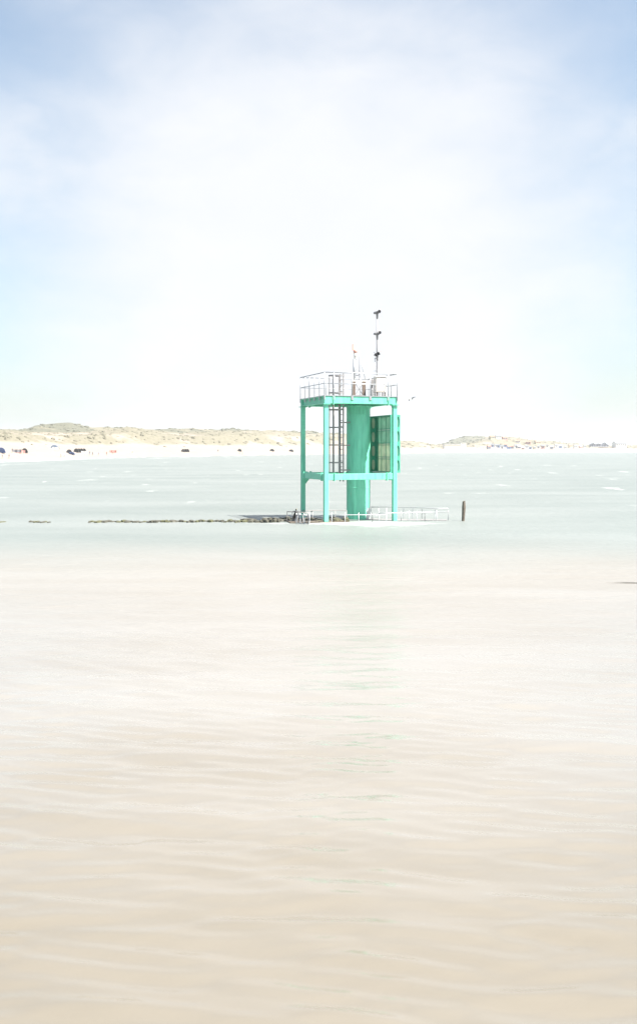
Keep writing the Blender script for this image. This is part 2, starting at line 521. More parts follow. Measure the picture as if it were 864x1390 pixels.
def build_sea():
    # rows denser near the eye, all the way to the horizon
    pys = np.concatenate([np.linspace(2600, 1420, 60)[:-1], np.linspace(1420, 640, 640)[:-1], np.linspace(640, 612, 90)[:-1], np.array([612, 611.2, 610.7, 610.4, 610.2])])
    Ys = EYE * F / (pys - HY)
    cols = np.concatenate([np.linspace(-5200, -330, 24)[:-1], np.linspace(-330, 1200, 420), np.linspace(1200, 6000, 24)[1:]])
    YY = np.repeat(Ys[:, None], len(cols), 1)
    XX = (cols[None, :] - CX) / F * YY
    dY = np.abs(np.gradient(Ys))[:, None]
    dX = (np.gradient(cols)[None, :] / F) * YY
    Z = np.zeros_like(XX)
    for k in range(72):
        lam = 0.19 * (9.0 ** rng.random())
        ang = rng.normal(0, 0.20) + 0.06        # travel direction measured from -Y
        kx, ky = math.sin(ang) * 2 * PI / lam, math.cos(ang) * 2 * PI / lam
        amp = 0.0038 * lam ** 0.66 * (0.6 + 0.8 * rng.random())
        res = np.maximum(dY, dX * abs(math.sin(ang)))
        fade = np.clip((lam / res - 2.5) / 3.0, 0, 1)
        # patchy amplitude so no train runs unbroken
        px_, py_ = rng.random(2) * 20
        patch = 0.65 + 0.5 * np.sin(XX / (lam * 3.1) + px_ + 0.8 * np.sin(YY / (lam * 5.3) + py_)) * np.sin(YY / (lam * 6.7) + py_)
        Z += fade * amp * patch * np.sin(kx * XX + ky * YY + rng.random() * 6.28 + 0.7 * np.sin(XX / (lam * 3.3) + px_))
    # low swell further out
    Z += 0.07 * np.clip((YY - 30) / 40, 0, 1) * np.sin(YY / 2.3 + 0.8 * np.sin(XX / 9.0) + XX * 0.08) * np.clip((14.4 / dY - 2.5) / 3, 0, 1)
    # foam: surf at the shore, broken water round the tower, whitecaps
    pxs = cols
    sd = shore_dist(pxs)[None, :]
    rel = (sd - YY)
    foam = np.zeros_like(XX)
    band = lambda c, w: np.exp(-((rel - c) / w) ** 2)
    brk = 0.5 + 0.5 * np.sin(XX / 17.0 + 1.3) * np.sin(XX / 5.3 + 0.5 + YY / 30.0)
    foam += 0.95 * band(3, 6) + (0.30 + 0.75 * brk) * band(42, 9) + (0.75 * (1 - brk)) * band(90, 10)
    lx = (XX - TC.x) * math.cos(TH) + (YY - TC.y) * math.sin(TH)
    ly = -(XX - TC.x) * math.sin(TH) + (YY - TC.y) * math.cos(TH)
    foam += 0.62 * np.exp(-((XX - 2.9) / 3.6) ** 2 - ((YY - 44.6) / 2.4) ** 2)
    foam += 0.45 * np.exp(-((XX + 4.0) / 7.5) ** 2 - ((YY - 45.3) / 0.7) ** 2)
    foam = np.where(rel < -1, 0.0, foam)
    verts = np.stack([XX, YY, Z], -1).reshape(-1, 3)
    nr, nc = XX.shape
    idx = np.arange(nr * nc).reshape(nr, nc)
    quads = np.stack([idx[:-1, :-1], idx[:-1, 1:], idx[1:, 1:], idx[1:, :-1]], -1).reshape(-1, 4)
    me = bpy.data.meshes.new('sea')
    me.vertices.add(len(verts)); me.vertices.foreach_set('co', verts.ravel())
    me.loops.add(quads.size); me.loops.foreach_set('vertex_index', quads.ravel())
    me.polygons.add(len(quads))
    me.polygons.foreach_set('loop_start', np.arange(0, quads.size, 4))
    me.polygons.foreach_set('loop_total', np.full(len(quads), 4))
    me.update(calc_edges=True)
    me.polygons.foreach_set('use_smooth', np.ones(len(quads), bool))
    fa = me.attributes.new('foam', 'FLOAT', 'POINT')
    fa.data.foreach_set('value', np.clip(foam, 0, 1.2).ravel())
    m, t, b = material('sea_water')
    L = t.links.new
    geo = N(t, 'ShaderNodeNewGeometry')
    sp = N(t, 'ShaderNodeSeparateXYZ'); L(geo.outputs['Position'], sp.inputs[0])
    # silt: brown, sand-laden water near by, clearer green water beyond a fairly sharp front
    ns = N(t, 'ShaderNodeTexNoise', {'Scale': 0.10, 'Detail': 4.0}); L(geo.outputs['Position'], ns.inputs['Vector'])
    mm = N(t, 'ShaderNodeMath', {1: 9.0, 2: -4.5}, operation='MULTIPLY_ADD'); L(ns.outputs['Fac'], mm.inputs[0])
    ad = N(t, 'ShaderNodeMath', operation='ADD'); L(sp.outputs[1], ad.inputs[0]); L(mm.outputs[0], ad.inputs[1])
    fr = N(t, 'ShaderNodeMapRange', {'From Min': 25.0, 'From Max': 39.0}, interpolation_type='SMOOTHSTEP'); L(ad.outputs[0], fr.inputs['Value'])
    # cloudy swirls of silt
    mpn = N(t, 'ShaderNodeMapping', {'Scale': (0.16, 0.5, 1.0)}); L(geo.outputs['Position'], mpn.inputs[0])
    nsw = N(t, 'ShaderNodeTexNoise', {'Scale': 1.0, 'Detail': 5.0, 'Roughness': 0.5, 'Distortion': 0.5}); L(mpn.outputs[0], nsw.inputs['Vector'])
    near0 = ramp(t, nsw.outputs['Fac'], [(0.3, (0.138, 0.122, 0.096)), (0.7, (0.162, 0.148, 0.126))])
    near1 = ramp(t, nsw.outputs['Fac'], [(0.3, (0.182, 0.171, 0.155)), (0.7, (0.200, 0.192, 0.180))])
    silt_vignette = N(t, 'ShaderNodeMapRange', {"From Min": 5.5, "From Max": 14.0}, interpolation_type='SMOOTHSTEP'); L(ad.outputs[0], silt_vignette.inputs['Value'])  # sediment tint plus edge darkening painted into the nearest water
    nmx = N(t, 'ShaderNodeMix', data_type='RGBA'); L(silt_vignette.outputs[0], nmx.inputs['Factor']); L(near0, nmx.inputs['A']); L(near1, nmx.inputs['B'])
    near = nmx.outputs['Result']
    mpf = N(t, 'ShaderNodeMapping', {'Scale': (0.05, 0.15, 1.0)}); L(geo.outputs['Position'], mpf.inputs[0])
    nfar = N(t, 'ShaderNodeTexNoise', {'Scale': 1.0, 'Detail': 5.0}); L(mpf.outputs[0], nfar.inputs['Vector'])
    far = ramp(t, nfar.outputs['Fac'], [(0.3, (0.128, 0.146, 0.139)), (0.7, (0.166, 0.181, 0.175))])
    mx = N(t, 'ShaderNodeMix', data_type='RGBA'); L(fr.outputs[0], mx.inputs['Factor']); L(near, mx.inputs['A']); L(far, mx.inputs['B'])
    # foam
    att = N(t, 'ShaderNodeAttribute', attribute_name='foam')
    mpw = N(t, 'ShaderNodeMapping', {'Scale': (0.55, 0.9, 1.0)}); L(geo.outputs['Position'], mpw.inputs[0])
    nf = N(t, 'ShaderNodeTexNoise', {'Scale': 1.3, 'Detail': 8.0, 'Roughness': 0.65}); L(mpw.outputs[0], nf.inputs['Vector'])
    f1 = N(t, 'ShaderNodeMath', operation='ADD'); L(att.outputs['Fac'], f1.inputs[0]); L(nf.outputs['Fac'], f1.inputs[1])
    fm = N(t, 'ShaderNodeMapRange', {'From Min': 0.95, 'From Max': 1.40, 'To Max': 0.85}); L(f1.outputs[0], fm.inputs['Value'])
    # scattered whitecaps on the open water
    mpc = N(t, 'ShaderNodeMapping', {'Scale': (0.34, 0.11, 1.0), 'Location': (3.0, 1.0, 0.0)}); L(geo.outputs['Position'], mpc.inputs[0])
    nc1 = N(t, 'ShaderNodeTexNoise', {'Scale': 1.0, 'Detail': 9.0, 'Roughness': 0.60, 'Distortion': 0.4}); L(mpc.outputs[0], nc1.inputs['Vector'])
    wc = N(t, 'ShaderNodeMapRange', {'From Min': 0.64, 'From Max': 0.74, 'To Max': 0.55}); L(nc1.outputs['Fac'], wc.inputs['Value'])
    gate = N(t, 'ShaderNodeMapRange', {'From Min': 55.0, 'From Max': 75.0}); L(sp.outputs[1], gate.inputs['Value'])
    wcg = N(t, 'ShaderNodeMath', operation='MULTIPLY'); L(wc.outputs[0], wcg.inputs[0]); L(gate.outputs[0], wcg.inputs[1])
    ft = N(t, 'ShaderNodeMath', operation='MAXIMUM'); L(fm.outputs[0], ft.inputs[0]); L(wcg.outputs[0], ft.inputs[1])
    mf = N(t, 'ShaderNodeMix', data_type='RGBA'); mf.inputs['B'].default_value = (0.80, 0.81, 0.80, 1); L(ft.outputs[0], mf.inputs['Factor']); L(mx.outputs['Result'], mf.inputs['A'])
    L(mf.outputs['Result'], b.inputs['Base Color'])
    ro = N(t, 'ShaderNodeMapRange', {'From Min': 10.0, 'From Max': 27.0, 'To Min': 0.07, 'To Max': 0.48}); L(sp.outputs[1], ro.inputs['Value'])
    rf = N(t, 'ShaderNodeMath', {1: 0.5}, operation='MULTIPLY_ADD'); L(ft.outputs[0], rf.inputs[0]); L(ro.outputs[0], rf.inputs[2])
    L(rf.outputs[0], b.inputs['Roughness'])
    b.inputs['IOR'].default_value = 1.5
    # ripples
    mpr = N(t, 'ShaderNodeMapping', {'Scale': (0.42, 1.0, 1.0)}); L(geo.outputs['Position'], mpr.inputs[0])
    nr_ = N(t, 'ShaderNodeTexNoise', {'Scale': 3.6, 'Detail': 5.0, 'Roughness': 0.55, 'Distortion': 0.25}); L(mpr.outputs[0], nr_.inputs['Vector'])
    bp = N(t, 'ShaderNodeBump', {'Strength': 0.8, 'Distance': 0.13}); L(nr_.outputs['Fac'], bp.inputs['Height'])
    bs = N(t, 'ShaderNodeMapRange', {'From Min': 10.0, 'From Max': 50.0, 'To Min': 0.07, 'To Max': 0.8}); L(sp.outputs[1], bs.inputs['Value']); L(bs.outputs[0], bp.inputs['Strength'])
    L(bp.outputs[0], b.inputs['Normal'])
    me.materials.append(m)
    o = link(bpy.data.objects.new('sea', me))
    tag(o, 'choppy silty sea, brown near and grey green beyond', None, None, 'structure')
build_sea()

# ------------------------------------------------------------------ green beacon tower
S = 3.43; H2 = S / 2
ZD = 5.90           # deck level
tower = empty('beacon_tower', TC, TH)
tag(tower, 'green painted steel beacon tower with railed deck standing in the sea', 'tower')
corners = [(-H2, -H2), (H2, -H2), (H2, H2), (-H2, H2)]
def square_post(z0, z1, w=0.205):
    return MB().bbox((-w / 2, -w / 2, z0), (w / 2, w / 2, z1))
me_post = square_post(-2.2, ZD - 0.385).mesh('post', M['green'])
me_flange = MB().bbox((-0.17, -0.17, 0), (0.17, 0.17, 0.035)).mesh('flange', M['green'])
posts = []
for (x, y) in corners:
    p = child('post', me_post, tower, (x, y, 0))
    md = p.modifiers.new('bevel', 'BEVEL'); md.width = 0.02; md.segments = 2
    child('flange', me_flange, p, (0, 0, ZD - 0.42))
    posts.append(p)
# drum
mb = MB()
CR = 0.575
mb.lathe([(CR, -2.2), (CR, 0.4), (CR, 2.0), (CR, 3.1), (CR, 4.3), (CR, ZD - 0.36)], (0, 0, 0), 56)
drum = mb.build('column', M['drum'], tower); drum.location = (0.55, 0.0, 0)
shade_smooth_angle(drum)
for z in (1.55, 3.45, 5.1):
    w = MB(); w.lathe([(CR + 0.001, z - 0.02), (CR + 0.008, z - 0.008), (CR + 0.008, z + 0.008), (CR + 0.001, z + 0.02)], (0, 0, 0), 56)
    wo = w.build('weld_seam', M['drum'], drum); shade_smooth_angle(wo)
cap = MB(); cap.lathe([(CR + 0.16, ZD - 0.44), (CR + 0.16, ZD - 0.40)], (0, 0, 0), 40)
cap.build('head_flange', M['green'], drum)
# deck beams: I-sections
def ibeam(a, b, z0, z1, w=0.16, t=0.03):
    a = Vector(a); b = Vector(b); d = (b - a); ln = d.length; ang = math.atan2(d.y, d.x)
    m_ = Matrix.Rotation(ang, 3, 'Z'); c = (a + b) / 2
    mb = MB()
    mb.box((c.x, c.y, (z0 + z1) / 2), (ln, 0.035, z1 - z0 - 2 * t), m_)
    mb.box((c.x, c.y, z1 - t / 2), (ln, w, t), m_)
    mb.box((c.x, c.y, z0 + t / 2), (ln, w, t), m_)
    return mb
def boxbeam(a, b, z0, z1, w):
    a = Vector(a); b = Vector(b); d = (b - a); ang = math.atan2(d.y, d.x)
    c = (a + b) / 2
    return MB().box((c.x, c.y, (z0 + z1) / 2), (d.length, w, z1 - z0), Matrix.Rotation(ang, 3, 'Z'))
E = H2 + 0.10
zb0, zb1 = ZD - 0.38, ZD - 0.03
front_edge = boxbeam((-E, -H2, 0), (E, -H2, 0), zb0, zb1, 0.19).build('deck_beam', M['green'], tower, bevel=0.012)
boxbeam((-E, H2, 0), (E, H2, 0), zb0, zb1, 0.19).build('deck_beam', M['green'], tower, bevel=0.012)
for sx in (-1, 1):
    ibeam((sx * H2, -H2 + 0.10, 0), (sx * H2, H2 - 0.10, 0), zb0 + 0.01, zb1 - 0.004, 0.19).build('deck_beam', M['green'], tower)
# inner joists
for x in (-0.62, 0.0, 1.12):
    ibeam((x, -H2 + 0.10, 0), (x, H2 - 0.10, 0), zb0 + 0.08, zb1 - 0.006, 0.12).build('joist', M['green'], tower)
# grating deck: framed edge and bars (hole for the ladder)
dk = MB()
HX0, HX1, HY0, HY1 = -1.05, -0.22, -0.42, 0.42
ED = H2 + 0.13
z0, z1 = ZD - 0.03, ZD
for (lo, hi) in (((-ED, -ED), (HX0, ED)), ((HX1, -ED), (ED, ED)), ((HX0, -ED), (HX1, HY0)), ((HX0, HY1), (HX1, ED))):
    n_ = int((hi[1] - lo[1]) / 0.06)
    for k in range(n_):
        y = lo[1] + (k + 0.5) * (hi[1] - lo[1]) / n_
        dk.bbox((lo[0], y - 0.022, z0), (hi[0], y + 0.022, z1))
dk.build('deck_grating', M['galv'], tower)
# brackets on the beams where the deck stanchions are bolted
me_br = MB().bbox((-0.05, -0.02, -0.22), (0.05, 0.02, 0.05)).mesh('bracket', M['galv'])
# braces at mid height
zm0, zm1 = 1.98, 2.27
for (a, b) in (((-H2, -H2), (H2, -H2)), ((-H2, H2), (H2, H2)), ((-H2, -H2), (-H2, H2)), ((H2, -H2), (H2, H2))):
    a = Vector((*a, 0)); b = Vector((*b, 0)); d = (b - a).normalized()
    a = a + d * 0.1; b = b - d * 0.1
    br = boxbeam(a, b, zm0, zm1, 0.15).build('brace', M['green'], tower, bevel=0.012)
    for q in (a + d * 0.30, b - d * 0.30):       # bolted splice plates
        m_ = Matrix.Rotation(math.atan2(d.y, d.x), 3, 'Z')
        MB().box((q.x, q.y, (zm0 + zm1) / 2), (0.045, 0.23, zm1 - zm0 + 0.09), m_).build('splice_plate', M['green'], br)
for (a, b) in (((-H2, -H2), (H2, -H2)), ((-H2, H2), (H2, H2))):
    for t_ in (0.10, 0.90):
        x = a[0] + (b[0] - a[0]) * t_
        MB().bbox((x - 0.022, a[1] - 0.125, zb0 - 0.05), (x + 0.022, a[1] + 0.125, zb1 - 0.01)).build('splice_plate', M['green'], tower)
# gusset plates in the corners
def gusset(px_, py_, dirx, diry, z, up, size=0.55):
    p0 = Vector((px_, py_, z)); d = Vector((dirx, diry, 0)); n_ = Vector((-diry, dirx, 0)) * 0.018
    s_ = -1 if up else 1
    tri = [p0, p0 + d * size, p0 + Vector((0, 0, s_ * -1 * size * 1.25))]
    vs = [v - n_ for v in tri] + [v + n_ for v in tri]
    return MB().add(vs, [(0, 1, 2), (5, 4, 3), (0, 3, 4, 1), (1, 4, 5, 2), (2, 5, 3, 0)])
o_ = 0.10
for (x, y, dx_, dy_) in ((H2, H2, -1, 0), (H2, H2, 0, -1), (-H2, H2, 1, 0), (H2, -H2, 0, 1), (-H2, -H2, 0, 1)):
    if not (x < 0 and dx_ == 1): gusset(x + dx_ * o_, y + dy_ * o_, dx_, dy_, zb0 - 0.002, False, 0.30 if dy_ else 0.42).build('gusset', M['green'], tower)
    gusset(x + dx_ * o_, y + dy_ * o_, dx_, dy_, zm0 - 0.002, False, 0.26).build('gusset', M['green'], tower)
# struts tying drum to the rear and right side
for (a, b) in (((0.55 + CR - 0.02, 0.0), (H2 - 0.09, 0.0)), ((0.55 - CR + 0.02, 0.3), (-H2 + 0.09, 0.3)), ((0.55, CR - 0.02), (0.55, H2 - 0.09))):
    boxbeam((*a, 0), (*b, 0), zm0 + 0.05, zm1 - 0.05, 0.12).build('tie_strut', M['green'], tower)

# deck railing
RAILZ = ZD + 1.06
MIDZ = ZD + 0.55
ERL = ED - 0.03
rail = empty('railing'); rail.parent = tower
rail.name = 'railing'
me_st = MB().tube([(0, 0, -0.2), (0, 0, 1.06)], 0.024, 8).mesh('stanchion', M['galv'], True)
me_foot = MB().bbox((-0.055, -0.02, -0.20), (0.055, 0.02, 0.0)).mesh('bracket', M['galv'])
def rail_run(a, b, n, gap=None):
    a = Vector(a); b = Vector(b)
    d = (b - a); ang = math.atan2(d.y, d.x)
    for z, r_ in ((RAILZ, 0.026), (MIDZ, 0.02)):
        MB().tube([(a.x, a.y, z), (b.x, b.y, z)], r_, 8).build('rail', M['galv'], rail, True)
    for k in range(n):
        t_ = (k + 0.5) / n if n < 5 else k / (n - 1)
        p = a + d * t_
        child('stanchion', me_st, rail, (p.x, p.y, ZD))
        child('bracket', me_foot, rail, (p.x, p.y, ZD), (0, 0, ang))
rail_run((-ERL, -ERL), (ERL, -ERL), 4)
rail_run((-ERL, -ERL), (-ERL, ERL), 6)
rail_run((ERL, -ERL), (ERL, ERL), 6)
rail_run((-ERL, ERL), (ERL, ERL), 4)

# ladder with safety cage on the left of the drum
lad = empty('ladder'); lad.parent = tower
LX, LW = -0.31, 0.225
for sy in (-1, 1):
    MB().bbox((LX - 0.035, sy * LW - 0.012, 1.85), (LX + 0.035, sy * LW + 0.012, ZD + 1.15)).build('stile', M['greysteel'], lad)
me_r = MB().tube([(0, -LW, 0), (0, LW, 0)], 0.014, 6).mesh('rung', M['greysteel'], True)
for k in range(18):
    child('rung', me_r, lad, (LX, 0, 2.0 + k * 0.28))
def hoop(z):
    pts = []
    for k in range(13):
        a_ = -PI / 2 + PI * k / 12
        pts.append((LX - 0.20 - 0.45 * math.cos(a_), 0.37 * math.sin(a_), z))
    pts = [(LX, -LW, z)] + pts + [(LX, LW, z)]
    mb = MB()
    vs, fs = [], []
    for (x, y, zz) in pts:
        c = Vector((LX - 0.2, 0, 0)); d = (Vector((x, y, 0)) - c).normalized() * 0.008
        for dd, dz_ in ((-1, -0.028), (1, -0.028), (1, 0.028), (-1, 0.028)):
            vs.append((x + d.x * dd, y + d.y * dd, zz + dz_))
    for i in range(len(pts) - 1):
        for k in range(4):
            k2 = (k + 1) % 4
            fs.append((i * 4 + k, i * 4 + k2, i * 4 + 4 + k2, i * 4 + 4 + k))
    fs += [(3, 2, 1, 0), tuple(len(vs) - 4 + k for k in range(4))]
    return mb.add(vs, fs)
me_h = hoop(0).mesh('hoop', M['greysteel'])
for z in (1.97, 2.76, 3.61, 4.46, 5.31, 6.12, 6.95):
    child('hoop', me_h, lad, (0, 0, z))
for a_ in (-80, -40, 0, 40, 80):
    x, y = LX - 0.20 - 0.437 * math.cos(R(a_)), 0.357 * math.sin(R(a_))
    MB().box((x, y, (1.95 + 6.97) / 2), (0.014, 0.045, 6.97 - 1.95), Matrix.Rotation(R(-a_), 3, 'Z')).build('cage_strap', M['greysteel'], lad)
for z in (2.4, 3.6, 4.7):
    for sy in (-1, 1):
        MB().bbox((LX + 0.03, sy * LW - 0.02, z - 0.025), (0.55 - CR + 0.06, sy * LW + 0.02, z + 0.025)).build('bracket', M['greysteel'], lad)

# signal board on the right face: open box of four sheets between perforated end plates
brd = empty('signal_board'); brd.parent = tower
BX0, BX1 = H2 + 0.015, H2 + 0.52
BY0, BY1 = -1.20, 1.60
BZ0, BZ1 = 2.28, 5.06
def end_plate(y, holes):
    """plate in the x-z plane with four oblong holes"""
    bm = bmesh.new()
    hx0, hx1 = holes
    rows = 4
    t_ = 0.03
    outer = [(BX0, BZ0), (BX1, BZ0), (BX1, BZ1), (BX0, BZ1)]
    edges = []
    def loop(pts):
        vs = [bm.verts.new((x, 0, z)) for x, z in pts]
        for i in range(len(vs)):
            edges.append(bm.edges.new((vs[i], vs[(i + 1) % len(vs)])))
    loop(outer)
    hh = (BZ1 - BZ0) / rows
    for k in range(rows):
        cz = BZ0 + (k + 0.5) * hh; cx = (hx0 + hx1) / 2; rx = (hx1 - hx0) / 2; rz = hh * 0.37
        pts = []
        for q in range(16):
            a_ = 2 * PI * q / 16
            ca, sa = math.cos(a_), math.sin(a_)
            pts.append((cx + rx * math.copysign(abs(ca) ** 0.55, ca), cz + rz * math.copysign(abs(sa) ** 0.8, sa)))
        loop(pts)
    bmesh.ops.triangle_fill(bm, edges=edges, use_beauty=True)
    # drop faces that fell inside holes
    kill = []
    for f in bm.faces:
        c = f.calc_center_median()
        for k in range(rows):
            cz = BZ0 + (k + 0.5) * hh
            if abs(c.x - (hx0 + hx1) / 2) < (hx1 - hx0) / 2 * 0.93 and abs(c.z - cz) < hh * 0.355:
                kill.append(f); break
    bmesh.ops.delete(bm, geom=kill, context='FACES_ONLY')
    r_ = bmesh.ops.extrude_face_region(bm, geom=bm.faces[:])
    bmesh.ops.translate(bm, verts=[v for v in r_['geom'] if isinstance(v, bmesh.types.BMVert)], vec=(0, t_, 0))
    bmesh.ops.recalc_face_normals(bm, faces=bm.faces[:])
    me = bpy.data.meshes.new('end_plate'); bm.to_mesh(me); bm.free()
    me.materials.append(M['dkgreen'])
    return child('end_plate', me, brd, (0, y, 0))
end_plate(BY1 - 0.03, (BX0 + 0.16, BX0 + 0.33))
end_plate(BY0, (BX0 + 0.27, BX0 + 0.46))
for y in (BY1 + 0.004, BY0 + 0.045):
    MB().bbox((BX0 + 0.05, y, BZ0 + 0.04), (BX1 - 0.115, y + 0.008, BZ1 - 0.04)).build('hole_tone_sheet', M['pane_beige'], brd)  # added sheets that make the plate holes look darker and beige
MB().bbox((BX0, BY0 + 0.032, BZ1 - 0.035), (BX1 - 0.002, BY1 - 0.032, BZ1 - 0.003)).build('top_plate', M['dkgreen'], brd)
MB().bbox((BX0, BY0 + 0.032, BZ0 + 0.003), (BX1 - 0.002, BY1 - 0.032, BZ0 + 0.035)).build('bottom_plate', M['dkgreen'], brd)
hh = (BZ1 - BZ0) / 4
for k in range(4):
    zl = BZ0 + k * hh + 0.004; zh = BZ0 + (k + 1) * hh - 0.004
    MB().bbox((BX1 - 0.03, BY0 + 0.034, zl), (BX1 - 0.018, BY1 - 0.034, zh)).build('sheet', M['pane_green'] if k >= 2 else M['pane_beige'], brd)
    if k:
        for dz_ in (-0.05, 0.05):
            MB().bbox((BX1 - 0.11, BY0 + 0.033, BZ0 + k * hh + dz_ - 0.014), (BX1 - 0.03, BY1 - 0.033, BZ0 + k * hh + dz_ + 0.014)).build('rib', M['dkgreen'], brd)
for y in (BY0 + 0.06, BY1 - 0.09):
    MB().bbox((BX1 - 0.10, y - 0.03, BZ0 + 0.036), (BX1 - 0.031, y + 0.03, BZ1 - 0.036)).build('edge_channel', M['dkgreen'], brd)
for k in range(4):           # thin mullions stiffening the sheets
    y = BY0 + (BY1 - BY0) * (k + 1) / 5
    MB().bbox((BX1 - 0.055, y - 0.012, BZ0 + 0.037), (BX1 - 0.031, y + 0.012, BZ1 - 0.037)).build('mullion', M['dkgreen'], brd)

# ------------------------------------------------------------------ equipment on the deck
DY = 47.9
def deck_pt(px, Y=DY):
    return Vector(((px - CX) / F * Y, Y, ZD))

# signal mast with three lamp heads
mast = empty('signal_mast', deck_pt(511.5), R(12))
tag(mast, 'tall thin mast carrying three clusters of signal lamps above the deck', 'mast')
MH = 6.75 + 0.12
mb = MB(); mb.tube([(0, 0, 0), (0, 0, 1.0), (0, 0, 2.3), (0, 0, MH - ZD + 3.25)], [0.05, 0.045, 0.04, 0.032], 10)
mtop = MH - ZD + 3.25
mb.build('pole', M['mastgrey'], mast, True)
MB().lathe([(0.16, 0), (0.16, 0.025), (0.06, 0.03), (0.05, 0.14)], (0, 0, 0), 16).build('base_plate', M['galv'], mast)
def lamp_head(z, spin):
    hd = empty('lamp_head', (0, 0, z)); hd.parent = mast; hd.rotation_euler = (0, 0, spin)
    c = MB(); c.tube([(-0.14, 0, -0.02), (0.14, 0, -0.02)], 0.018, 8); c.lathe([(0.045, -0.30), (0.05, -0.2), (0.06, 0.0), (0.035, 0.05)], (0, 0, 0), 12)
    c.build('bracket', M['greysteel'], hd, True)
    for sx, tilt in ((-1, 0.3), (1, -0.25)):
        rot = Matrix.Rotation(R(90), 3, 'X') @ Matrix.Rotation(tilt, 3, 'Y')
        l = MB(); l.lathe([(0.035, -0.12), (0.055, -0.09), (0.068, 0.0), (0.075, 0.09), (0.062, 0.091), (0.055, 0.05)], (sx * 0.085, 0, 0.03 * sx), 16, rot)
        l.build('lamp', M['black'] if sx > 0 else M['greysteel'], hd, True)
        v = MB(); v.lathe([(0.077, 0.07), (0.080, 0.15), (0.075, 0.15), (0.072, 0.07)], (sx * 0.085, 0, 0.03 * sx), 16, rot)
        v.build('visor', M['black'], hd, True)
    MB().tube([(0.10, 0.0, 0.08), (0.21, 0.02, 0.17)], 0.010, 6).build('bird_spike', M['orange'], hd)
    MB().tube([(-0.10, 0, 0.05), (-0.18, 0.05, 0.13)], 0.010, 6).build('bird_spike', M['greysteel'], hd)
for py, sp_ in ((424, 0.2), (452.5, 0.5), (481, -0.3)):
    lamp_head(EYE - (py - HY) / F * DY - ZD, sp_)
side = MB(); side.tube([(-0.115, 0, 0.0), (-0.115, 0, 1.95)], 0.016, 8); side.build('conduit', M['galv'], mast, True)
for z in (0.6, 1.3, 1.9):
    MB().bbox((-0.12, -0.02, z), (0.0, 0.02, z + 0.03)).build('clip', M['galv'], mast)

# cabinet on legs
cab = empty('control_cabinet', deck_pt(515, 47.5), TH)
tag(cab, 'cream metal equipment cabinet on short brown legs at the mast foot', 'cabinet')
MB().bbox((-0.26, -0.18, 0.24), (0.26, 0.18, 0.98)).build('body', M['cream'], cab, bevel=0.015)
MB().bbox((-0.225, -0.196, 0.28), (0.225, -0.181, 0.94)).build('door', M['cream'], cab, bevel=0.006)
MB().bbox((0.15, -0.215, 0.58), (0.18, -0.197, 0.70)).build('handle', M['greysteel'], cab)
rf_ = MB(); rf_.add([(-0.30, -0.23, 0.985), (0.30, -0.23, 0.985), (0.30, 0.22, 1.03), (-0.30, 0.22, 1.03), (-0.30, -0.23, 1.005), (0.30, -0.23, 1.005), (0.30, 0.22, 1.05), (-0.30, 0.22, 1.05)], [(3, 2, 1, 0), (4, 5, 6, 7), (0, 1, 5, 4), (1, 2, 6, 5), (2, 3, 7, 6), (3, 0, 4, 7)])
rf_.build('roof', M['whitepaint'], cab)
for x in (-0.2, 0.2):
    for y in (-0.13, 0.13):
        MB().tube([(x, y, 0), (x, y, 0.25)], 0.025, 6).build('leg', M['brown'], cab)
# grey junction post next to the cabinet
jp = empty('junction_post', deck_pt(504.3, 48.2), TH)
tag(jp, 'grey steel post with stacked junction boxes left of the cream cabinet', 'junction box')
MB().bbox((-0.035, -0.035, 0), (0.035, 0.035, 0.95)).build('post', M['greysteel'], jp)
MB().bbox((-0.075, -0.11, 0.62), (0.075, -0.037, 0.9)).build('box', M['greysteel'], jp, bevel=0.01)
MB().bbox((-0.085, -0.12, 0.08), (0.085, -0.037, 0.45)).build('box', M['galv'], jp, bevel=0.01)
MB().bbox((-0.10, -0.10, 0.0), (0.10, 0.10, 0.02)).build('foot', M['greysteel'], jp)

# lantern stand: braced frame, pole, orange topped lantern
ls = empty('lantern_stand', deck_pt(487, 47.7), TH * 0.6)
tag(ls, 'braced steel stand with pale pole and orange topped lantern on the deck', 'lantern')
MB().bbox((-0.40, -0.22, 0), (0.44, 0.22, 0.05)).build('base_frame', M['greysteel'], ls, bevel=0.008)
MB().bbox((-0.37, -0.17, 0.05), (0.30, 0.17, 0.12)).build('battery_tray', M['greysteel'], ls)
for x, w_ in ((-0.32, 0.045), (-0.225, 0.035), (0.19, 0.03), (0.27, 0.05)):
    MB().bbox((x - w_, -0.05, 0.12), (x + w_, 0.05, 0.78)).build('upright', M['brown'], ls)
for s_ in (-1, 1):
    MB().tube([(-0.18 * s_, -0.03 * s_, 0.16), (0.17 * s_, -0.03 * s_, 0.66)], 0.014, 6).build('cross_brace', M['greysteel'], ls)
MB().bbox((-0.38, -0.06, 0.78), (0.34, 0.06, 0.82)).build('top_bar', M['whitepaint'], ls)
MB().tube([(-0.24, 0, 0.82), (-0.24, 0, 1.86)], 0.06, 14).build('pole', M['galv'], ls, True)
ltn = empty('lantern', (-0.24, 0, 1.86)); ltn.parent = ls
MB().lathe([(0.07, 0), (0.075, 0.06), (0.05, 0.08)], (0.06, 0, 0), 16).build('socket', M['whitepaint'], ltn, True)
MB().tube([(0.06, 0, 0.05), (0.06, 0, 0.30)], 0.075, 14).build('lens', M['whitepaint'], ltn, True)
MB().lathe([(0.09, 0.30), (0.095, 0.42), (0.07, 0.46), (0.03, 0.48)], (0.05, 0, 0), 16).build('cap', M['orange'], ltn, True)
MB().bbox((-0.10, -0.02, 0.42), (-0.04, 0.02, 0.72)).build('reflector', M['orange'], ltn)
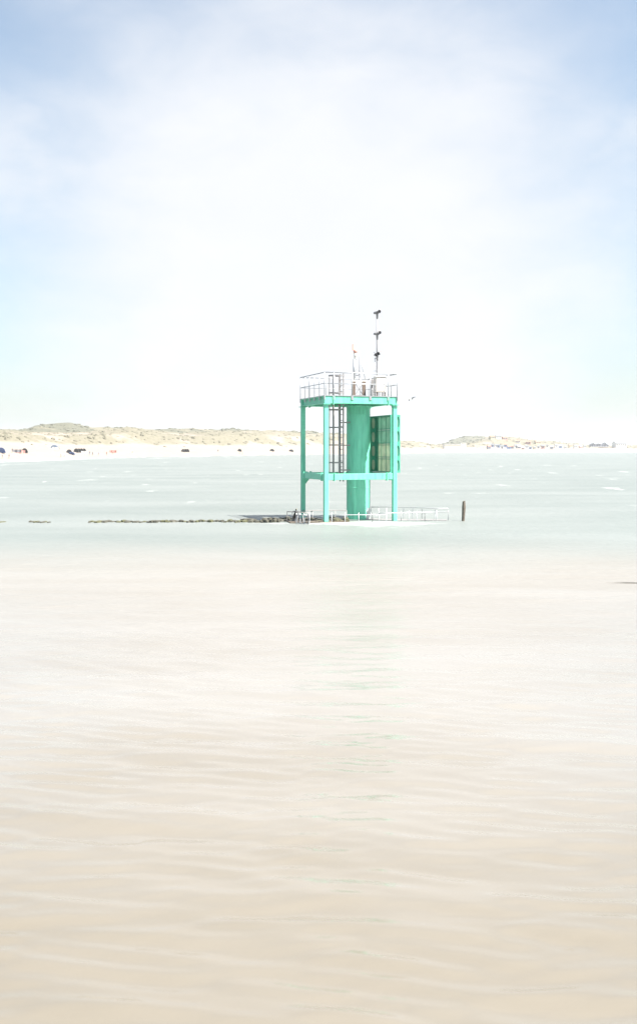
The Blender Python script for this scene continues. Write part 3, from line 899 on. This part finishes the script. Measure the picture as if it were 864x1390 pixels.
MB().tube([(0.05, 0, 0.46), (-0.07, 0, 0.46)], 0.015, 6).build('arm', M['orange'], ltn)
MB().tube([(0.02, 0, 0.82), (0.02, 0, 2.25)], 0.018, 8).build('whip_aerial', M['mastgrey'], ls, True)
MB().tube([(0.06, 0, 1.85), (0.33, 0.02, 0.82)], 0.018, 8).build('stay', M['galv'], ls, True)
ring = MB(); ring.tube([(-0.10 + 0.11 * math.cos(a_), 0, 1.22 + 0.16 * math.sin(a_)) for a_ in [2 * PI * k / 16 for k in range(17)]], 0.014, 6, False)
ring.build('hoop_antenna', M['galv'], ls, True)
MB().bbox((-0.15, -0.03, 1.05), (-0.03, 0.03, 1.10)).build('clamp', M['black'], ls)

# ------------------------------------------------------------------ landing stage awash round the foot of the tower
st = empty('landing_stage', L2W(0.0, 0.0), TH)
def to_local(px, Y):      # bearing & distance -> tower frame
    X = (px - CX) / F * Y
    ddx, ddy = X - TC.x, Y - TC.y
    return (ddx * math.cos(TH) + ddy * math.sin(TH), -ddx * math.sin(TH) + ddy * math.cos(TH))
tag(st, 'low steel landing stage with pale handrails awash round the tower foot', 'landing stage')
me_lp = MB().tube([(0, 0, -0.55), (0, 0, 0.50)], 0.016, 8).mesh('stanchion', M['galv'], True)
me_lpd = MB().tube([(0, 0, -0.55), (0, 0, 0.50)], 0.016, 8).mesh('stanchion', M['greysteel'], True)
def low_rail(pts, n, mat='galv', zr=(0.5,), posts=True):
    P = [Vector((*to_local(px, Y), 0)) for px, Y in pts]
    for z in zr:
        MB().tube([(p.x, p.y, z) for p in P], 0.019, 8).build('rail', M[mat], st, True)
    if posts:
        for a, b, k in zip(P[:-1], P[1:], n):
            for i in range(k + 1):
                p = a.lerp(b, i / max(1, k))
                child('stanchion', me_lp if mat == 'galv' else me_lpd, st, (p.x, p.y, 0))
low_rail([(389.5, 46.0), (418, 45.2), (424, 46.4)], [4, 1], 'greysteel', (0.5, 0.08))
low_rail([(402, 45.0), (418, 44.6), (420, 45.3)], [3, 1], 'galv', (0.42, 0.05))
low_rail([(389.5, 46.0), (424, 46.9), (470, 47.0)], [3, 3], 'greysteel', (0.5,))
low_rail([(450, 45.3), (468, 45.2), (505, 45.3), (524, 45.4)], [1, 2, 1], 'galv', (0.40,))
low_rail([(503, 48.6), (535, 48.8), (572, 48.0), (608, 47.2)], [3, 3, 2], 'galv', (0.56,))
low_rail([(514, 46.2), (524, 46.1), (544, 46.4), (576, 46.6), (608, 47.2)], [1, 1, 3, 2], 'galv', (0.42,))
def plank_run(pts, w, z, mat, n):
    P = [Vector((*to_local(px, Y), z)) for px, Y in pts]
    tot = 0
    for a, b in zip(P[:-1], P[1:]):
        d = b - a; ang = math.atan2(d.y, d.x); m_ = Matrix.Rotation(ang, 3, 'Z')
        k = max(1, int(d.length / 0.62))
        for i in range(k):
            c = a.lerp(b, (i + 0.5) / k)
            MB().box(c + Vector((0, 0, random.uniform(-0.01, 0.01))), (d.length / k - 0.03, w, 0.07), m_).build('plank', mat, st)
plank_run([(391, 45.6), (470, 46.1)], 0.9, 0.035, M['timber'], 6)
plank_run([(499, 47.7), (606, 47.1)], 0.8, 0.005, M['greysteel'], 6)
for px, Y in ((392, 45.5), (430, 45.8), (545, 47.4), (600, 47.1)):
    x, y = to_local(px, Y)
    MB().tube([(x, y, -2.2), (x, y, -0.035)], 0.10, 10).build('pile', M['timber'], st)

# ------------------------------------------------------------------ groyne of weedy stones
gr = empty('groyne', at(230, 710, 46.2) * Vector((1, 1, 0)) if False else (at(230, 610, 46.2).x, 46.2, 0))
tag(gr, 'long low groyne of dark weedy stones running left from the tower', 'groyne')
def stone_mesh(seed, mat):
    r_ = random.Random(seed)
    bm = bmesh.new()
    bmesh.ops.create_icosphere(bm, subdivisions=1, radius=1.0)
    for v in bm.verts:
        v.co *= 0.85 + 0.30 * r_.random()
        v.co.z = max(-0.6, min(0.62, v.co.z))
    me = bpy.data.meshes.new('stone'); bm.to_mesh(me); bm.free()
    me.materials.append(mat)
    return me
stones = [stone_mesh(k, M['wetrock'] if k % 3 else M['algae']) for k in range(12)]
gx0 = gr.location.x
nst = 0
px = -12.0
while px < 470 and nst < 290:
    # visibility of the crest above the water by stretch
    vis = float(np.interp(px, [-12, 8, 12, 34, 40, 68, 74, 116, 122, 200, 300, 340, 392, 470], [.03, .03, -.2, -.2, .06, .04, -.25, -.22, .08, .10, .10, .17, .24, .20]))
    step = random.uniform(2.6, 6.0)
    if vis > -0.1:
        Y = 46.2 + random.uniform(-0.25, 0.25) + (0.0 if px < 380 else 0.3)
        L_ = step / F * Y * random.uniform(0.75, 1.05)
        hgt = (0.16 + random.uniform(-0.03, 0.05))
        z = vis * random.uniform(0.55, 1.25) - hgt * 0.62
        me = random.choice(stones if px < 330 else [s for k, s in enumerate(stones) if k % 3])
        child('stone', me, gr, ((px - CX) / F * Y - gx0, Y - 46.2, z), (0, 0, random.uniform(-0.3, 0.3)), (L_, random.uniform(0.18, 0.34), hgt))
        nst += 1
        if vis > 0.1:
            child('stone', random.choice(stones), gr, ((px + 1 - CX) / F * Y - gx0, Y - 46.2 - 0.32, z - 0.05), (0, 0, random.uniform(-0.3, 0.3)), (L_ * 0.9, 0.22, hgt))
            nst += 1
    px += step

# wooden pile standing alone
wp = at(628, 610, 46.6)
pile = MB()
prof = []
for k in range(9):
    z = -1.5 + k * (1.5 + 0.96) / 8
    prof.append((0.085 + 0.012 * math.sin(k * 2.1) - 0.010 * k / 8, z))
pile.lathe(prof, (0, 0, 0), 14)
pile.v = [(x + 0.02 * math.sin(z * 2.3) + 0.012 * fbm((x * 9, y * 9, z * 2), 3), y, z + (0.03 * x / 0.08 if z > 0.9 else 0)) for x, y, z in pile.v]
po = pile.build('wooden_pile', M['timber'], None, True)
po.location = (wp.x, wp.y, 0); po.rotation_euler = (0, R(1.0), 0)
shade_smooth_angle(po, 50)
tag(po, 'lone weathered timber pile standing right of the landing stage', 'post')

# half sunk timber on the right
tl = MB()
tl.tube([(-1.0, 0, -0.06), (-0.5, 0.01, 0.015), (0.0, 0, 0.03), (0.6, -0.02, 0.025), (1.2, 0, 0.03)], [0.015, 0.024, 0.028, 0.028, 0.024], 10)
M['greywood'] = worn('bleached_grey_timber', (0.20, 0.195, 0.185), (0.12, 0.115, 0.11), 0.7, scale=6)
tlo = tl.build('drifting_timber', M['greywood'], None, True)
q = at(852, 610, 25.1); tlo.location = (q.x, q.y, -0.015)
tag(tlo, 'dark half sunken drifting timber in the brown water at right', 'timber')

# ------------------------------------------------------------------ birds
def skin_body(name, joints, edges, mats, sub=2, root=0):
    me = bpy.data.meshes.new(name)
    me.from_pydata([j[0] for j in joints], edges, [])
    o = bpy.data.objects.new(name, me); COL.objects.link(o)
    md = o.modifiers.new('skin', 'SKIN'); md.use_smooth_shade = True
    for i, j in enumerate(joints):
        r_ = j[1] if isinstance(j[1], (tuple, list)) else (j[1], j[1])
        me.skin_vertices[0].data[i].radius = r_
        me.skin_vertices[0].data[i].use_root = (i == root)
    sb = o.modifiers.new('sub', 'SUBSURF'); sb.levels = sub; sb.render_levels = sub
    dg = bpy.context.evaluated_depsgraph_get()
    me2 = bpy.data.meshes.new_from_object(o.evaluated_get(dg))
    me2.name = name
    bpy.data.objects.remove(o); bpy.data.meshes.remove(me)
    me2.materials.clear()
    for m_ in (mats if isinstance(mats, list) else [mats]): me2.materials.append(m_)
    return me2

# cormorant on the landing stage rail
cp = at(400.5, 610, 45.75)
cor = empty('cormorant', (cp.x, cp.y, 0.07), R(-60))
tag(cor, 'dark cormorant standing on the landing stage beside the rear left post', 'bird')
cb = skin_body('body', [((-0.14, 0, 0.10), 0.028), ((-0.05, 0, 0.20), 0.075), ((0.03, 0, 0.32), 0.082), ((0.07, 0, 0.42), 0.048), ((0.06, 0, 0.50), 0.026), ((0.075, 0, 0.56), 0.030), ((0.12, 0, 0.575), 0.020)],
               [(0, 1), (1, 2), (2, 3), (3, 4), (4, 5), (5, 6)], M['feather'], 2, 2)
child('body', cb, cor)
MB().tube([(0.125, 0, 0.575), (0.165, 0, 0.575), (0.19, 0, 0.565)], [0.014, 0.009, 0.004], 8).build('beak', M['beak'], cor, True)
for sy in (-1, 1):
    MB().add([(0.05, sy * 0.075, 0.37), (-0.05, sy * 0.085, 0.22), (-0.15, sy * 0.05, 0.07), (-0.03, sy * 0.07, 0.16), (0.05, sy * 0.06, 0.28),
              (0.05, sy * 0.088, 0.37), (-0.05, sy * 0.098, 0.22), (-0.15, sy * 0.063, 0.07), (-0.03, sy * 0.083, 0.16), (0.05, sy * 0.073, 0.28)],
             [(0, 1, 2, 3, 4), (9, 8, 7, 6, 5), (0, 5, 6, 1), (1, 6, 7, 2), (2, 7, 8, 3), (3, 8, 9, 4), (4, 9, 5, 0)]).build('wing', M['feather'], cor)
    MB().tube([(0.0, sy * 0.04, 0.16), (0.01, sy * 0.04, 0.01)], 0.012, 6).build('leg', M['black'], cor)
    MB().add([(-0.01, sy * 0.04 - 0.012, 0), (0.07, sy * 0.04 - 0.035, 0), (0.07, sy * 0.04 + 0.035, 0), (-0.01, sy * 0.04 + 0.012, 0), (-0.01, sy * 0.04 - 0.012, 0.015), (0.07, sy * 0.04 - 0.035, 0.008), (0.07, sy * 0.04 + 0.035, 0.008), (-0.01, sy * 0.04 + 0.012, 0.015)],
             [(3, 2, 1, 0), (4, 5, 6, 7), (0, 1, 5, 4), (1, 2, 6, 5), (2, 3, 7, 6), (3, 0, 4, 7)]).build('foot', M['black'], cor)
# gull in flight
gp = at(558.5, 542.5, 95.0)
gull = empty('gull', gp, R(200)); gull.rotation_euler = (R(14), R(-4), R(205))
tag(gull, 'gull flying right of the tower deck with wings spread', 'bird')
gb = skin_body('body', [((-0.24, 0, 0.01), 0.012), ((-0.12, 0, 0.0), 0.04), ((0.02, 0, 0), 0.062), ((0.13, 0, 0.015), 0.045), ((0.19, 0, 0.03), 0.034), ((0.235, 0, 0.025), 0.016)],
               [(0, 1), (1, 2), (2, 3), (3, 4), (4, 5)], M['gullwhite'], 2, 2)
child('body', gb, gull)
MB().tube([(0.235, 0, 0.024), (0.285, 0, 0.012)], [0.011, 0.003], 8).build('beak', M['beak'], gull, True)
for sy in (-1, 1):
    top = [(0.09, 0.03, 0.03), (0.13, 0.22, 0.12), (0.09, 0.40, 0.13), (0.0, 0.58, 0.09), (-0.05, 0.62, 0.075), (-0.04, 0.45, 0.10), (-0.03, 0.22, 0.10), (-0.07, 0.03, 0.02)]
    vs = [(x, sy * y, z + 0.008) for x, y, z in top] + [(x, sy * y, z - 0.008) for x, y, z in top]
    fs = [tuple(range(8)), tuple(reversed(range(8, 16)))] + [(i, i + 8, (i + 1) % 8 + 8, (i + 1) % 8) for i in range(8)]
    wg = MB().add(vs, fs).build('wing', M['gullgrey'], gull)
    tip = [(0.055, 0.47, 0.118), (0.0, 0.60, 0.09), (-0.06, 0.66, 0.07), (-0.05, 0.50, 0.09)]
    vs = [(x, sy * y, z + 0.012) for x, y, z in tip] + [(x, sy * y, z - 0.012) for x, y, z in tip]
    MB().add(vs, [(0, 1, 2, 3), (7, 6, 5, 4)] + [(i, i + 4, (i + 1) % 4 + 4, (i + 1) % 4) for i in range(4)]).build('wing_tip', M['feather'], wg)

# ------------------------------------------------------------------ beach life
def cloth(name, col):
    return worn(name, col, tuple(c * 0.7 for c in col), 0.85, scale=4, amount=0.4)
M['skin'] = cloth('skin_tone', (0.52, 0.35, 0.26))
cl = {'dark': cloth('dark_cloth', (0.15, 0.15, 0.16)), 'blue': cloth('blue_cloth', (0.18, 0.25, 0.44)), 'red': cloth('red_cloth', (0.50, 0.20, 0.17)),
      'white': cloth('white_cloth', (0.72, 0.72, 0.70)), 'grey': cloth('grey_cloth', (0.20, 0.20, 0.22)), 'paleblue': cloth('pale_blue_cloth', (0.42, 0.52, 0.66)),
      'pink': cloth('pink_cloth', (0.62, 0.33, 0.30)), 'hair': cloth('dark_hair', (0.06, 0.045, 0.035)), 'green': cloth('green_cloth', (0.10, 0.22, 0.12))}

def person_mesh(stride):
    s_ = stride
    J = [((0, 0, 0.95), (0.15, 0.11)), ((0, 0, 1.15), (0.14, 0.10)), ((0, 0, 1.38), (0.17, 0.11)), ((0, 0.01, 1.50), (0.055, 0.055)), ((0, 0.015, 1.58), (0.075, 0.085)), ((0, 0.02, 1.69), (0.08, 0.095)), ((0, 0.015, 1.74), (0.05, 0.06)),
         ((0.10, 0, 0.90), (0.085, 0.09)), ((0.10, 0.16 * s_, 0.50), (0.058, 0.062)), ((0.10, 0.14 * s_, 0.09), (0.04, 0.045)), ((0.10, 0.14 * s_ + 0.14, 0.03), (0.035, 0.03)),
         ((-0.10, 0, 0.90), (0.085, 0.09)), ((-0.10, -0.10 * s_, 0.50), (0.058, 0.062)), ((-0.10, -0.26 * s_, 0.11), (0.04, 0.045)), ((-0.10, -0.26 * s_ + 0.13, 0.04), (0.035, 0.03)),
         ((0.19, 0, 1.40), (0.055, 0.055)), ((0.25, -0.10 * s_, 1.13), (0.043, 0.043)), ((0.25, -0.02 * s_, 0.88), (0.033, 0.033)), ((0.25, 0.02, 0.78), (0.03, 0.04)),
         ((-0.19, 0, 1.40), (0.055, 0.055)), ((-0.25, 0.06 * s_, 1.13), (0.043, 0.043)), ((-0.25, 0.16 * s_, 0.89), (0.033, 0.033)), ((-0.25, 0.20 * s_, 0.80), (0.03, 0.04))]
    Ed = [(0, 1), (1, 2), (2, 3), (3, 4), (4, 5), (5, 6), (0, 7), (7, 8), (8, 9), (9, 10), (0, 11), (11, 12), (12, 13), (13, 14), (2, 15), (15, 16), (16, 17), (17, 18), (2, 19), (19, 20), (20, 21), (21, 22)]
    return skin_body('body', J, Ed, [M['skin']], 1, 0)
pm = [person_mesh(1.0), person_mesh(0.25)]
def dressed(base, top, bottom):
    me = base.copy()
    me.materials.clear()
    for m_ in (M['skin'], top, bottom, cl['hair']): me.materials.append(m_)
    for p in me.polygons:
        z = p.center.z; y = p.center.y
        if z > 1.62 and (z > 1.72 or y < -0.01): p.material_index = 3
        elif 0.98 < z < 1.50 and (abs(p.center.x) < 0.21 or z > 1.12): p.material_index = 1
        elif 0.42 < z <= 0.98 and abs(p.center.x) < 0.20: p.material_index = 2
        else: p.material_index = 0
    return me
def person(px, py, pose, top, bottom, face, label):
    p = on_beach(px, py)
    o = bpy.data.objects.new('person', dressed(pm[pose], cl[top], cl[bottom]))
    o.location = (p.x, p.y, p.z - 0.02); o.rotation_euler = (0, 0, face)
    link(o); tag(o, label, 'person', 'people on the far beach')
person(3.5, 623, 0, 'grey', 'dark', 1.5, 'person in grey walking by the waterline at the far left edge')
person(12.7, 623, 0, 'dark', 'dark', 1.4, 'person in dark clothes walking along the waterline near the left edge')
person(83, 621, 0, 'pink', 'grey', -1.5, 'person in a pink top walking along the waterline')
person(88, 620.5, 0, 'white', 'blue', -1.5, 'person in a white top walking beside the pink top')
person(122, 618, 1, 'dark', 'blue', 0.4, 'person in a dark top standing right of the dark tents')
person(126, 618.5, 1, 'grey', 'grey', 2.4, 'person all in grey standing right of the dark tents')
person(134, 618, 0, 'blue', 'dark', 1.6, 'person in a blue top walking on the beach')
person(145, 618.5, 1, 'red', 'dark', 0.0, 'person in a red top standing on the beach')
person(153, 617, 0, 'pink', 'dark', 1.6, 'person in a pink top and dark trousers further right')
person(17, 615, 1, 'dark', 'grey', 0.3, 'person standing high on the beach left of the grey windbreak')
person(296, 614, 1, 'dark', 'dark', 0.0, 'person in dark clothes standing alone mid beach')
person(325, 617, 0, 'dark', 'grey', 1.5, 'person in a dark top walking below the single dark tent')
person(329, 617, 0, 'grey', 'dark', 1.5, 'person in a grey top walking close behind another')
person(180, 615, 0, 'white', 'dark', 1.5, 'person in a white top walking on the empty middle beach')

def tent_mesh(w, d, h, mat):
    """pop-up beach shelter: half dome, open at the front with a floor flap"""
    mb = MB(); n = 8; rows = 4
    vs, fs = [], []
    for shell in (1.0, 0.94):
        for i in range(rows + 1):
            ph = PI / 2 * i / rows
            for k in range(n + 1):
                a_ = PI * k / n
                vs.append((w / 2 * shell * math.cos(a_) * math.cos(ph * 0.98), d * shell * math.sin(a_) * math.cos(ph * 0.98) , h * shell * math.sin(ph)))
    m_ = (rows + 1) * (n + 1)
    for i in range(rows):
        for k in range(n):
            q_ = (i * (n + 1) + k, i * (n + 1) + k + 1, (i + 1) * (n + 1) + k + 1, (i + 1) * (n + 1) + k)
            fs.append(q_); fs.append(tuple(reversed([x + m_ for x in q_])))
    for i in range(rows):
        for k in (0, n):
            a_ = i * (n + 1) + k; b_ = (i + 1) * (n + 1) + k
            fs.append((a_, b_, b_ + m_, a_ + m_))
    mb.add(vs, fs)
    mb.bbox((-w / 2 * 0.95, -0.55, 0.0), (w / 2 * 0.95, d * 0.6, 0.03))
    return mb.mesh('beach_tent', mat)
def tent(px, py, col, label, w=2.4, h=1.35, group='small beach tents'):
    p = on_beach(px, py)
    o = bpy.data.objects.new('beach_tent', tent_mesh(w, 1.3, h, cl[col]))
    o.location = (p.x, p.y, p.z - 0.05); o.rotation_euler = (0, 0, random.uniform(-0.4, 0.4))
    link(o); tag(o, label, 'tent', group)
for k, n_ in enumerate(('leftmost', 'second from left', 'third from left', 'rightmost')):
    tent(103.5 + k * 3.6, 614.2, 'dark', f'dark beach tent, {n_} in the row of four', 2.2, 1.7)
for k, n_ in enumerate(('left', 'middle', 'right')):
    tent(248.5 + k * 3.0, 613.5, 'dark', f'dark beach tent, {n_} one in the row of three', 2.2, 1.6)
tent(1.5, 615, 'blue', 'blue beach tent at the left edge of the picture', 3.2, 1.9)
tent(33.6, 614.5, 'dark', 'dark beach tent standing alone near the left edge', 2.6, 1.6)
tent(74, 609, 'paleblue', 'pale blue beach tent high up under the dunes', 3.4, 1.6)
tent(94, 615.5, 'grey', 'grey beach tent left of the row of four', 2.6, 1.6)
tent(97.5, 617.3, 'blue', 'blue beach tent in front of the grey one', 2.6, 1.2)
tent(325, 612.8, 'dark', 'single dark beach tent above the two walkers', 2.8, 1.6)
tent(369, 612.6, 'dark', 'dark beach tent standing second left of the tower', 3.2, 1.6)
tent(395, 613.2, 'grey', 'grey beach tent standing closest left of the tower', 3.6, 1.6)
def windbreak(px, py, col, label, n=4):
    p = on_beach(px, py)
    o = empty('windbreak', (p.x, p.y, p.z), random.uniform(-0.3, 0.3))
    tag(o, label, 'windbreak', 'beach windbreaks')
    pts = [(-1.5 + k * 3.0 / n, 0.25 * (k % 2)) for k in range(n + 1)]
    for x, y in pts:
        MB().tube([(x, y, -0.1), (x, y, 1.3)], 0.02, 6).build('pole', M['timber'], o)
    for (xa, ya), (xb, yb) in zip(pts[:-1], pts[1:]):
        ang = math.atan2(yb - ya, xb - xa)
        MB().box(((xa + xb) / 2, (ya + yb) / 2, 0.68), (math.hypot(xb - xa, yb - ya), 0.012, 1.05), Matrix.Rotation(ang, 3, 'Z')).build('cloth_panel', cl[col], o)
windbreak(23.5, 615, 'grey', 'grey windbreak on the beach left of the lone dark tent')
windbreak(28.5, 616, 'pink', 'faded pink windbreak beside the grey one')
windbreak(76, 611, 'white', 'white windbreak below the pale blue tent')
windbreak(115.5, 616.5, 'white', 'white windbreak right of the row of four tents')
windbreak(153.5, 615.2, 'red', 'red windbreak behind the walkers')

# ------------------------------------------------------------------ far resort on the right
hm = {'white': worn('hut_white', (0.74, 0.73, 0.70), (0.62, 0.61, 0.58), 0.7, scale=0.5), 'blue': worn('hut_blue', (0.16, 0.26, 0.48), (0.12, 0.20, 0.38), 0.7, scale=0.5),
      'grey': worn('hut_grey', (0.26, 0.26, 0.31), (0.18, 0.18, 0.22), 0.7, scale=0.5), 'rose': worn('hut_rose', (0.50, 0.27, 0.22), (0.42, 0.22, 0.19), 0.7, scale=0.5),
      'yellow': worn('hut_yellow', (0.60, 0.52, 0.32), (0.5, 0.44, 0.28), 0.7, scale=0.5), 'roof': worn('slate_roof', (0.14, 0.15, 0.17), (0.09, 0.10, 0.11), 0.7, scale=0.5),
      'glass': worn('dark_window', (0.05, 0.06, 0.08), (0.04, 0.05, 0.06), 0.15, scale=0.5), 'tile': worn('tile_roof', (0.34, 0.17, 0.12), (0.26, 0.13, 0.10), 0.8, scale=0.5)}
def house(name, base, w, d, h, rh, wall, roof, label, cat, group=None, wins=2, rz=0.0, chimney=False, storeys=1):
    o = empty(name, base, rz)
    tag(o, label, cat, group)
    b = MB()
    b.add([(-w / 2, -d / 2, -1.5), (w / 2, -d / 2, -1.5), (w / 2, d / 2, -1.5), (-w / 2, d / 2, -1.5), (-w / 2, -d / 2, h), (w / 2, -d / 2, h), (w / 2, d / 2, h), (-w / 2, d / 2, h), (-w / 2, 0, h + rh), (w / 2, 0, h + rh)],
          [(3, 2, 1, 0), (0, 1, 5, 4), (2, 3, 7, 6), (1, 2, 6, 9, 5), (3, 0, 4, 8, 7)])
    b.build('wall', hm[wall], o)
    e_ = 0.25 + 0.02 * w
    t_ = 0.18
    r_ = MB()
    sl = rh / (d / 2)
    for sy in (-1, 1):
        y0, z0_ = sy * (d / 2 + e_), h - sl * e_ + 0.02
        vs = [(-w / 2 - e_, y0, z0_), (w / 2 + e_, y0, z0_), (w / 2 + e_, 0, h + rh + 0.02), (-w / 2 - e_, 0, h + rh + 0.02)]
        vs += [(x, y, z + t_) for x, y, z in vs]
        r_.add(vs, [(3, 2, 1, 0), (4, 5, 6, 7), (0, 1, 5, 4), (1, 2, 6, 5), (2, 3, 7, 6), (3, 0, 4, 7)])
    ro = r_.build('roof', hm[roof], o)
    if chimney:
        MB().bbox((w * 0.22, -0.4, h + rh * 0.5), (w * 0.22 + 0.8, 0.4, h + rh + 1.1)).build('chimney', hm['tile'], ro)
    for s_ in range(storeys):
        for k in range(wins):
            x = -w / 2 + w * (k + 0.5) / wins
            z = h / storeys * (s_ + 0.35)
            ww, wh = min(1.4, w / wins * 0.45), h / storeys * 0.42
            f = MB().bbox((x - ww / 2 - 0.1, -d / 2 - 0.06, z - 0.1), (x + ww / 2 + 0.1, -d / 2 - 0.003, z + wh + 0.1)).build('window', hm['white'], o)
            MB().bbox((x - ww / 2, -d / 2 - 0.09, z), (x + ww / 2, -d / 2 - 0.063, z + wh)).build('pane', hm['glass'], f)
    MB().bbox((-0.45 + w * 0.02, -d / 2 - 0.08, 0), (0.45 + w * 0.02, -d / 2 - 0.004, min(2.1, h * 0.8))).build('door', hm['grey'], o)
    return o
def gp_(px, py):
    return on_beach(px, py)
p = gp_(839.5, 607.5)
house('gabled_house', p, 17, 11, 6.0, 3.6, 'white', 'roof', 'white gabled house with dark roof at the far right shore', 'house', None, 5, R(16), True, 1)
# dark beach pavilion on stilts
p = gp_(812, 607.5)
pv = empty('beach_pavilion', p, R(4))
tag(pv, 'dark grey beach pavilion on stilts with small gables left of the white house', 'pavilion')
MB().bbox((-14, -5, 1.2), (14, 5, 1.6)).build('floor', hm['grey'], pv)
for x in range(-13, 14, 4):
    for y in (-4.5, 4.5):
        MB().tube([(x, y, -1.5), (x, y, 1.2)], 0.22, 8).build('stilt', M['timber'], pv)
MB().bbox((-13, -4, 1.6), (13, 4, 4.6)).build('wall', hm['grey'], pv)
for x0_, ww, hh_ in ((-9.5, 6.5, 2.2), (-1.5, 7.5, 1.5), (8.0, 6.0, 2.9)):
    MB().add([(x0_ - ww / 2, -4.6, 4.6), (x0_ + ww / 2, -4.6, 4.6), (x0_, -4.6, 4.6 + hh_), (x0_ - ww / 2, 4.6, 4.6), (x0_ + ww / 2, 4.6, 4.6), (x0_, 4.6, 4.6 + hh_)],
             [(0, 1, 2), (5, 4, 3), (0, 3, 4, 1), (1, 4, 5, 2), (2, 5, 3, 0)]).build('gable_roof', hm['roof'], pv)
for k in range(7):
    x = -11.4 + k * 3.8
    MB().bbox((x - 1.0, -4.06, 2.2), (x + 1.0, -4.003, 4.0)).build('window', hm['glass'], pv)
for k in range(3):
    MB().tube([(-10 + k * 9, 0, 6.2), (-10 + k * 9, 0, 10.5)], 0.10, 6).build('flagpole', M['galv'], pv)
# long white pavilion at the foot of the far hill
p = gp_(616, 609.0)
wpv = empty('white_pavilion', p, R(6))
tag(wpv, 'long low white pavilion at the foot of the far scrub hill', 'pavilion')
MB().bbox((-12.5, -4, -1.5), (8, 4, 4.8)).build('wall', hm['white'], wpv)
MB().bbox((8.01, -3.6, -1.5), (13, 3.6, 6.2)).build('wing_wall', hm['white'], wpv)
MB().bbox((-13, -4.5, 4.8), (8.2, 4.5, 5.1)).build('roof', hm['white'], wpv)
MB().bbox((7.8, -4.0, 6.2), (13.3, 4.0, 6.45)).build('roof', hm['white'], wpv)
for k in range(8):
    x = -11.2 + k * 2.4
    MB().bbox((x - 0.7, -4.05, 1.2), (x + 0.7, -4.003, 3.6)).build('window', hm['yellow'], wpv)
# beach huts along the far strand, each with its own colour and place
hut_specs = []
spots = [(663, 'grey'), (667.5, 'blue'), (672, 'white'), (676, 'blue'), (681, 'white'), (685.5, 'blue'), (690, 'blue'), (694.5, 'grey'), (699.5, 'white'), (704, 'grey'), (709, 'rose'), (714, 'white'), (719, 'blue'),
         (724.5, 'yellow'), (730, 'white'), (736, 'rose'), (742, 'white'), (748, 'grey'), (754, 'white'), (760, 'blue'), (766.5, 'white'), (773, 'yellow'), (780, 'white'), (787, 'rose'), (792.5, 'white')]
ordn = ['first', 'second', 'third', 'fourth', 'fifth', 'sixth', 'seventh', 'eighth', 'ninth', 'tenth', 'eleventh', 'twelfth']
seen = {}
for px_, c in spots:
    seen[c] = seen.get(c, 0) + 1
    p = gp_(px_, 608.6 + random.uniform(-1.6, 1.6))
    s_ = random.uniform(0.85, 1.25)
    house('beach_hut', p, 3.3 * s_, 3.6 * s_, 2.9 * s_, 1.3 * s_, c, random.choice(['roof', 'white', 'tile']) if c != 'white' else 'roof',
          f'{c} beach hut on the far strand, {ordn[seen[c] - 1]} {c} one from the left', 'beach hut', 'beach huts along the far strand', 1, random.uniform(-0.3, 0.3))
# villas on the dune ridge
for px_, py_, c, rf, lb in ((667, 594.5, 'yellow', 'tile', 'yellow villa at the left end of the far dune crest'), (675, 594, 'white', 'roof', 'white villa on the middle of the far dune crest'), (684, 595.5, 'rose', 'tile', 'rose villa at the right end of the far dune crest'),
                            (702, 600, 'white', 'tile', 'white villa with red roof on the dune slope right of the crest'), (716, 601.5, 'rose', 'tile', 'rose villa with red roof halfway down the far dune'), (729, 601.5, 'yellow', 'tile', 'yellow villa with red roof lower on the far dune slope')):
    p = gp_(px_, py_ + 1.5)
    house('villa', p, random.uniform(5.5, 7.5), 6, 3.0, 1.8, c, rf, lb, 'house', 'villas on the far dune', 2, random.uniform(-0.4, 0.4), True)

# ------------------------------------------------------------------ sea haze
hz_m = bpy.data.materials.new('sea_haze'); hz_m.use_nodes = True
t = hz_m.node_tree; t.nodes.clear()
ho = N(t, 'ShaderNodeOutputMaterial')
pvol = N(t, 'ShaderNodeVolumePrincipled', {'Color': (0.93, 0.96, 1.0, 1), 'Density': 0.00013, 'Anisotropy': 0.2})
t.links.new(pvol.outputs[0], ho.inputs['Volume'])
hb = MB(); hb.bbox((-9000, -60, -4.0), (9000, 16000, 60.0))
hzo = hb.build('haze', hz_m)
tag(hzo, 'thin bright sea haze over the whole bay', 'haze', None, 'stuff')
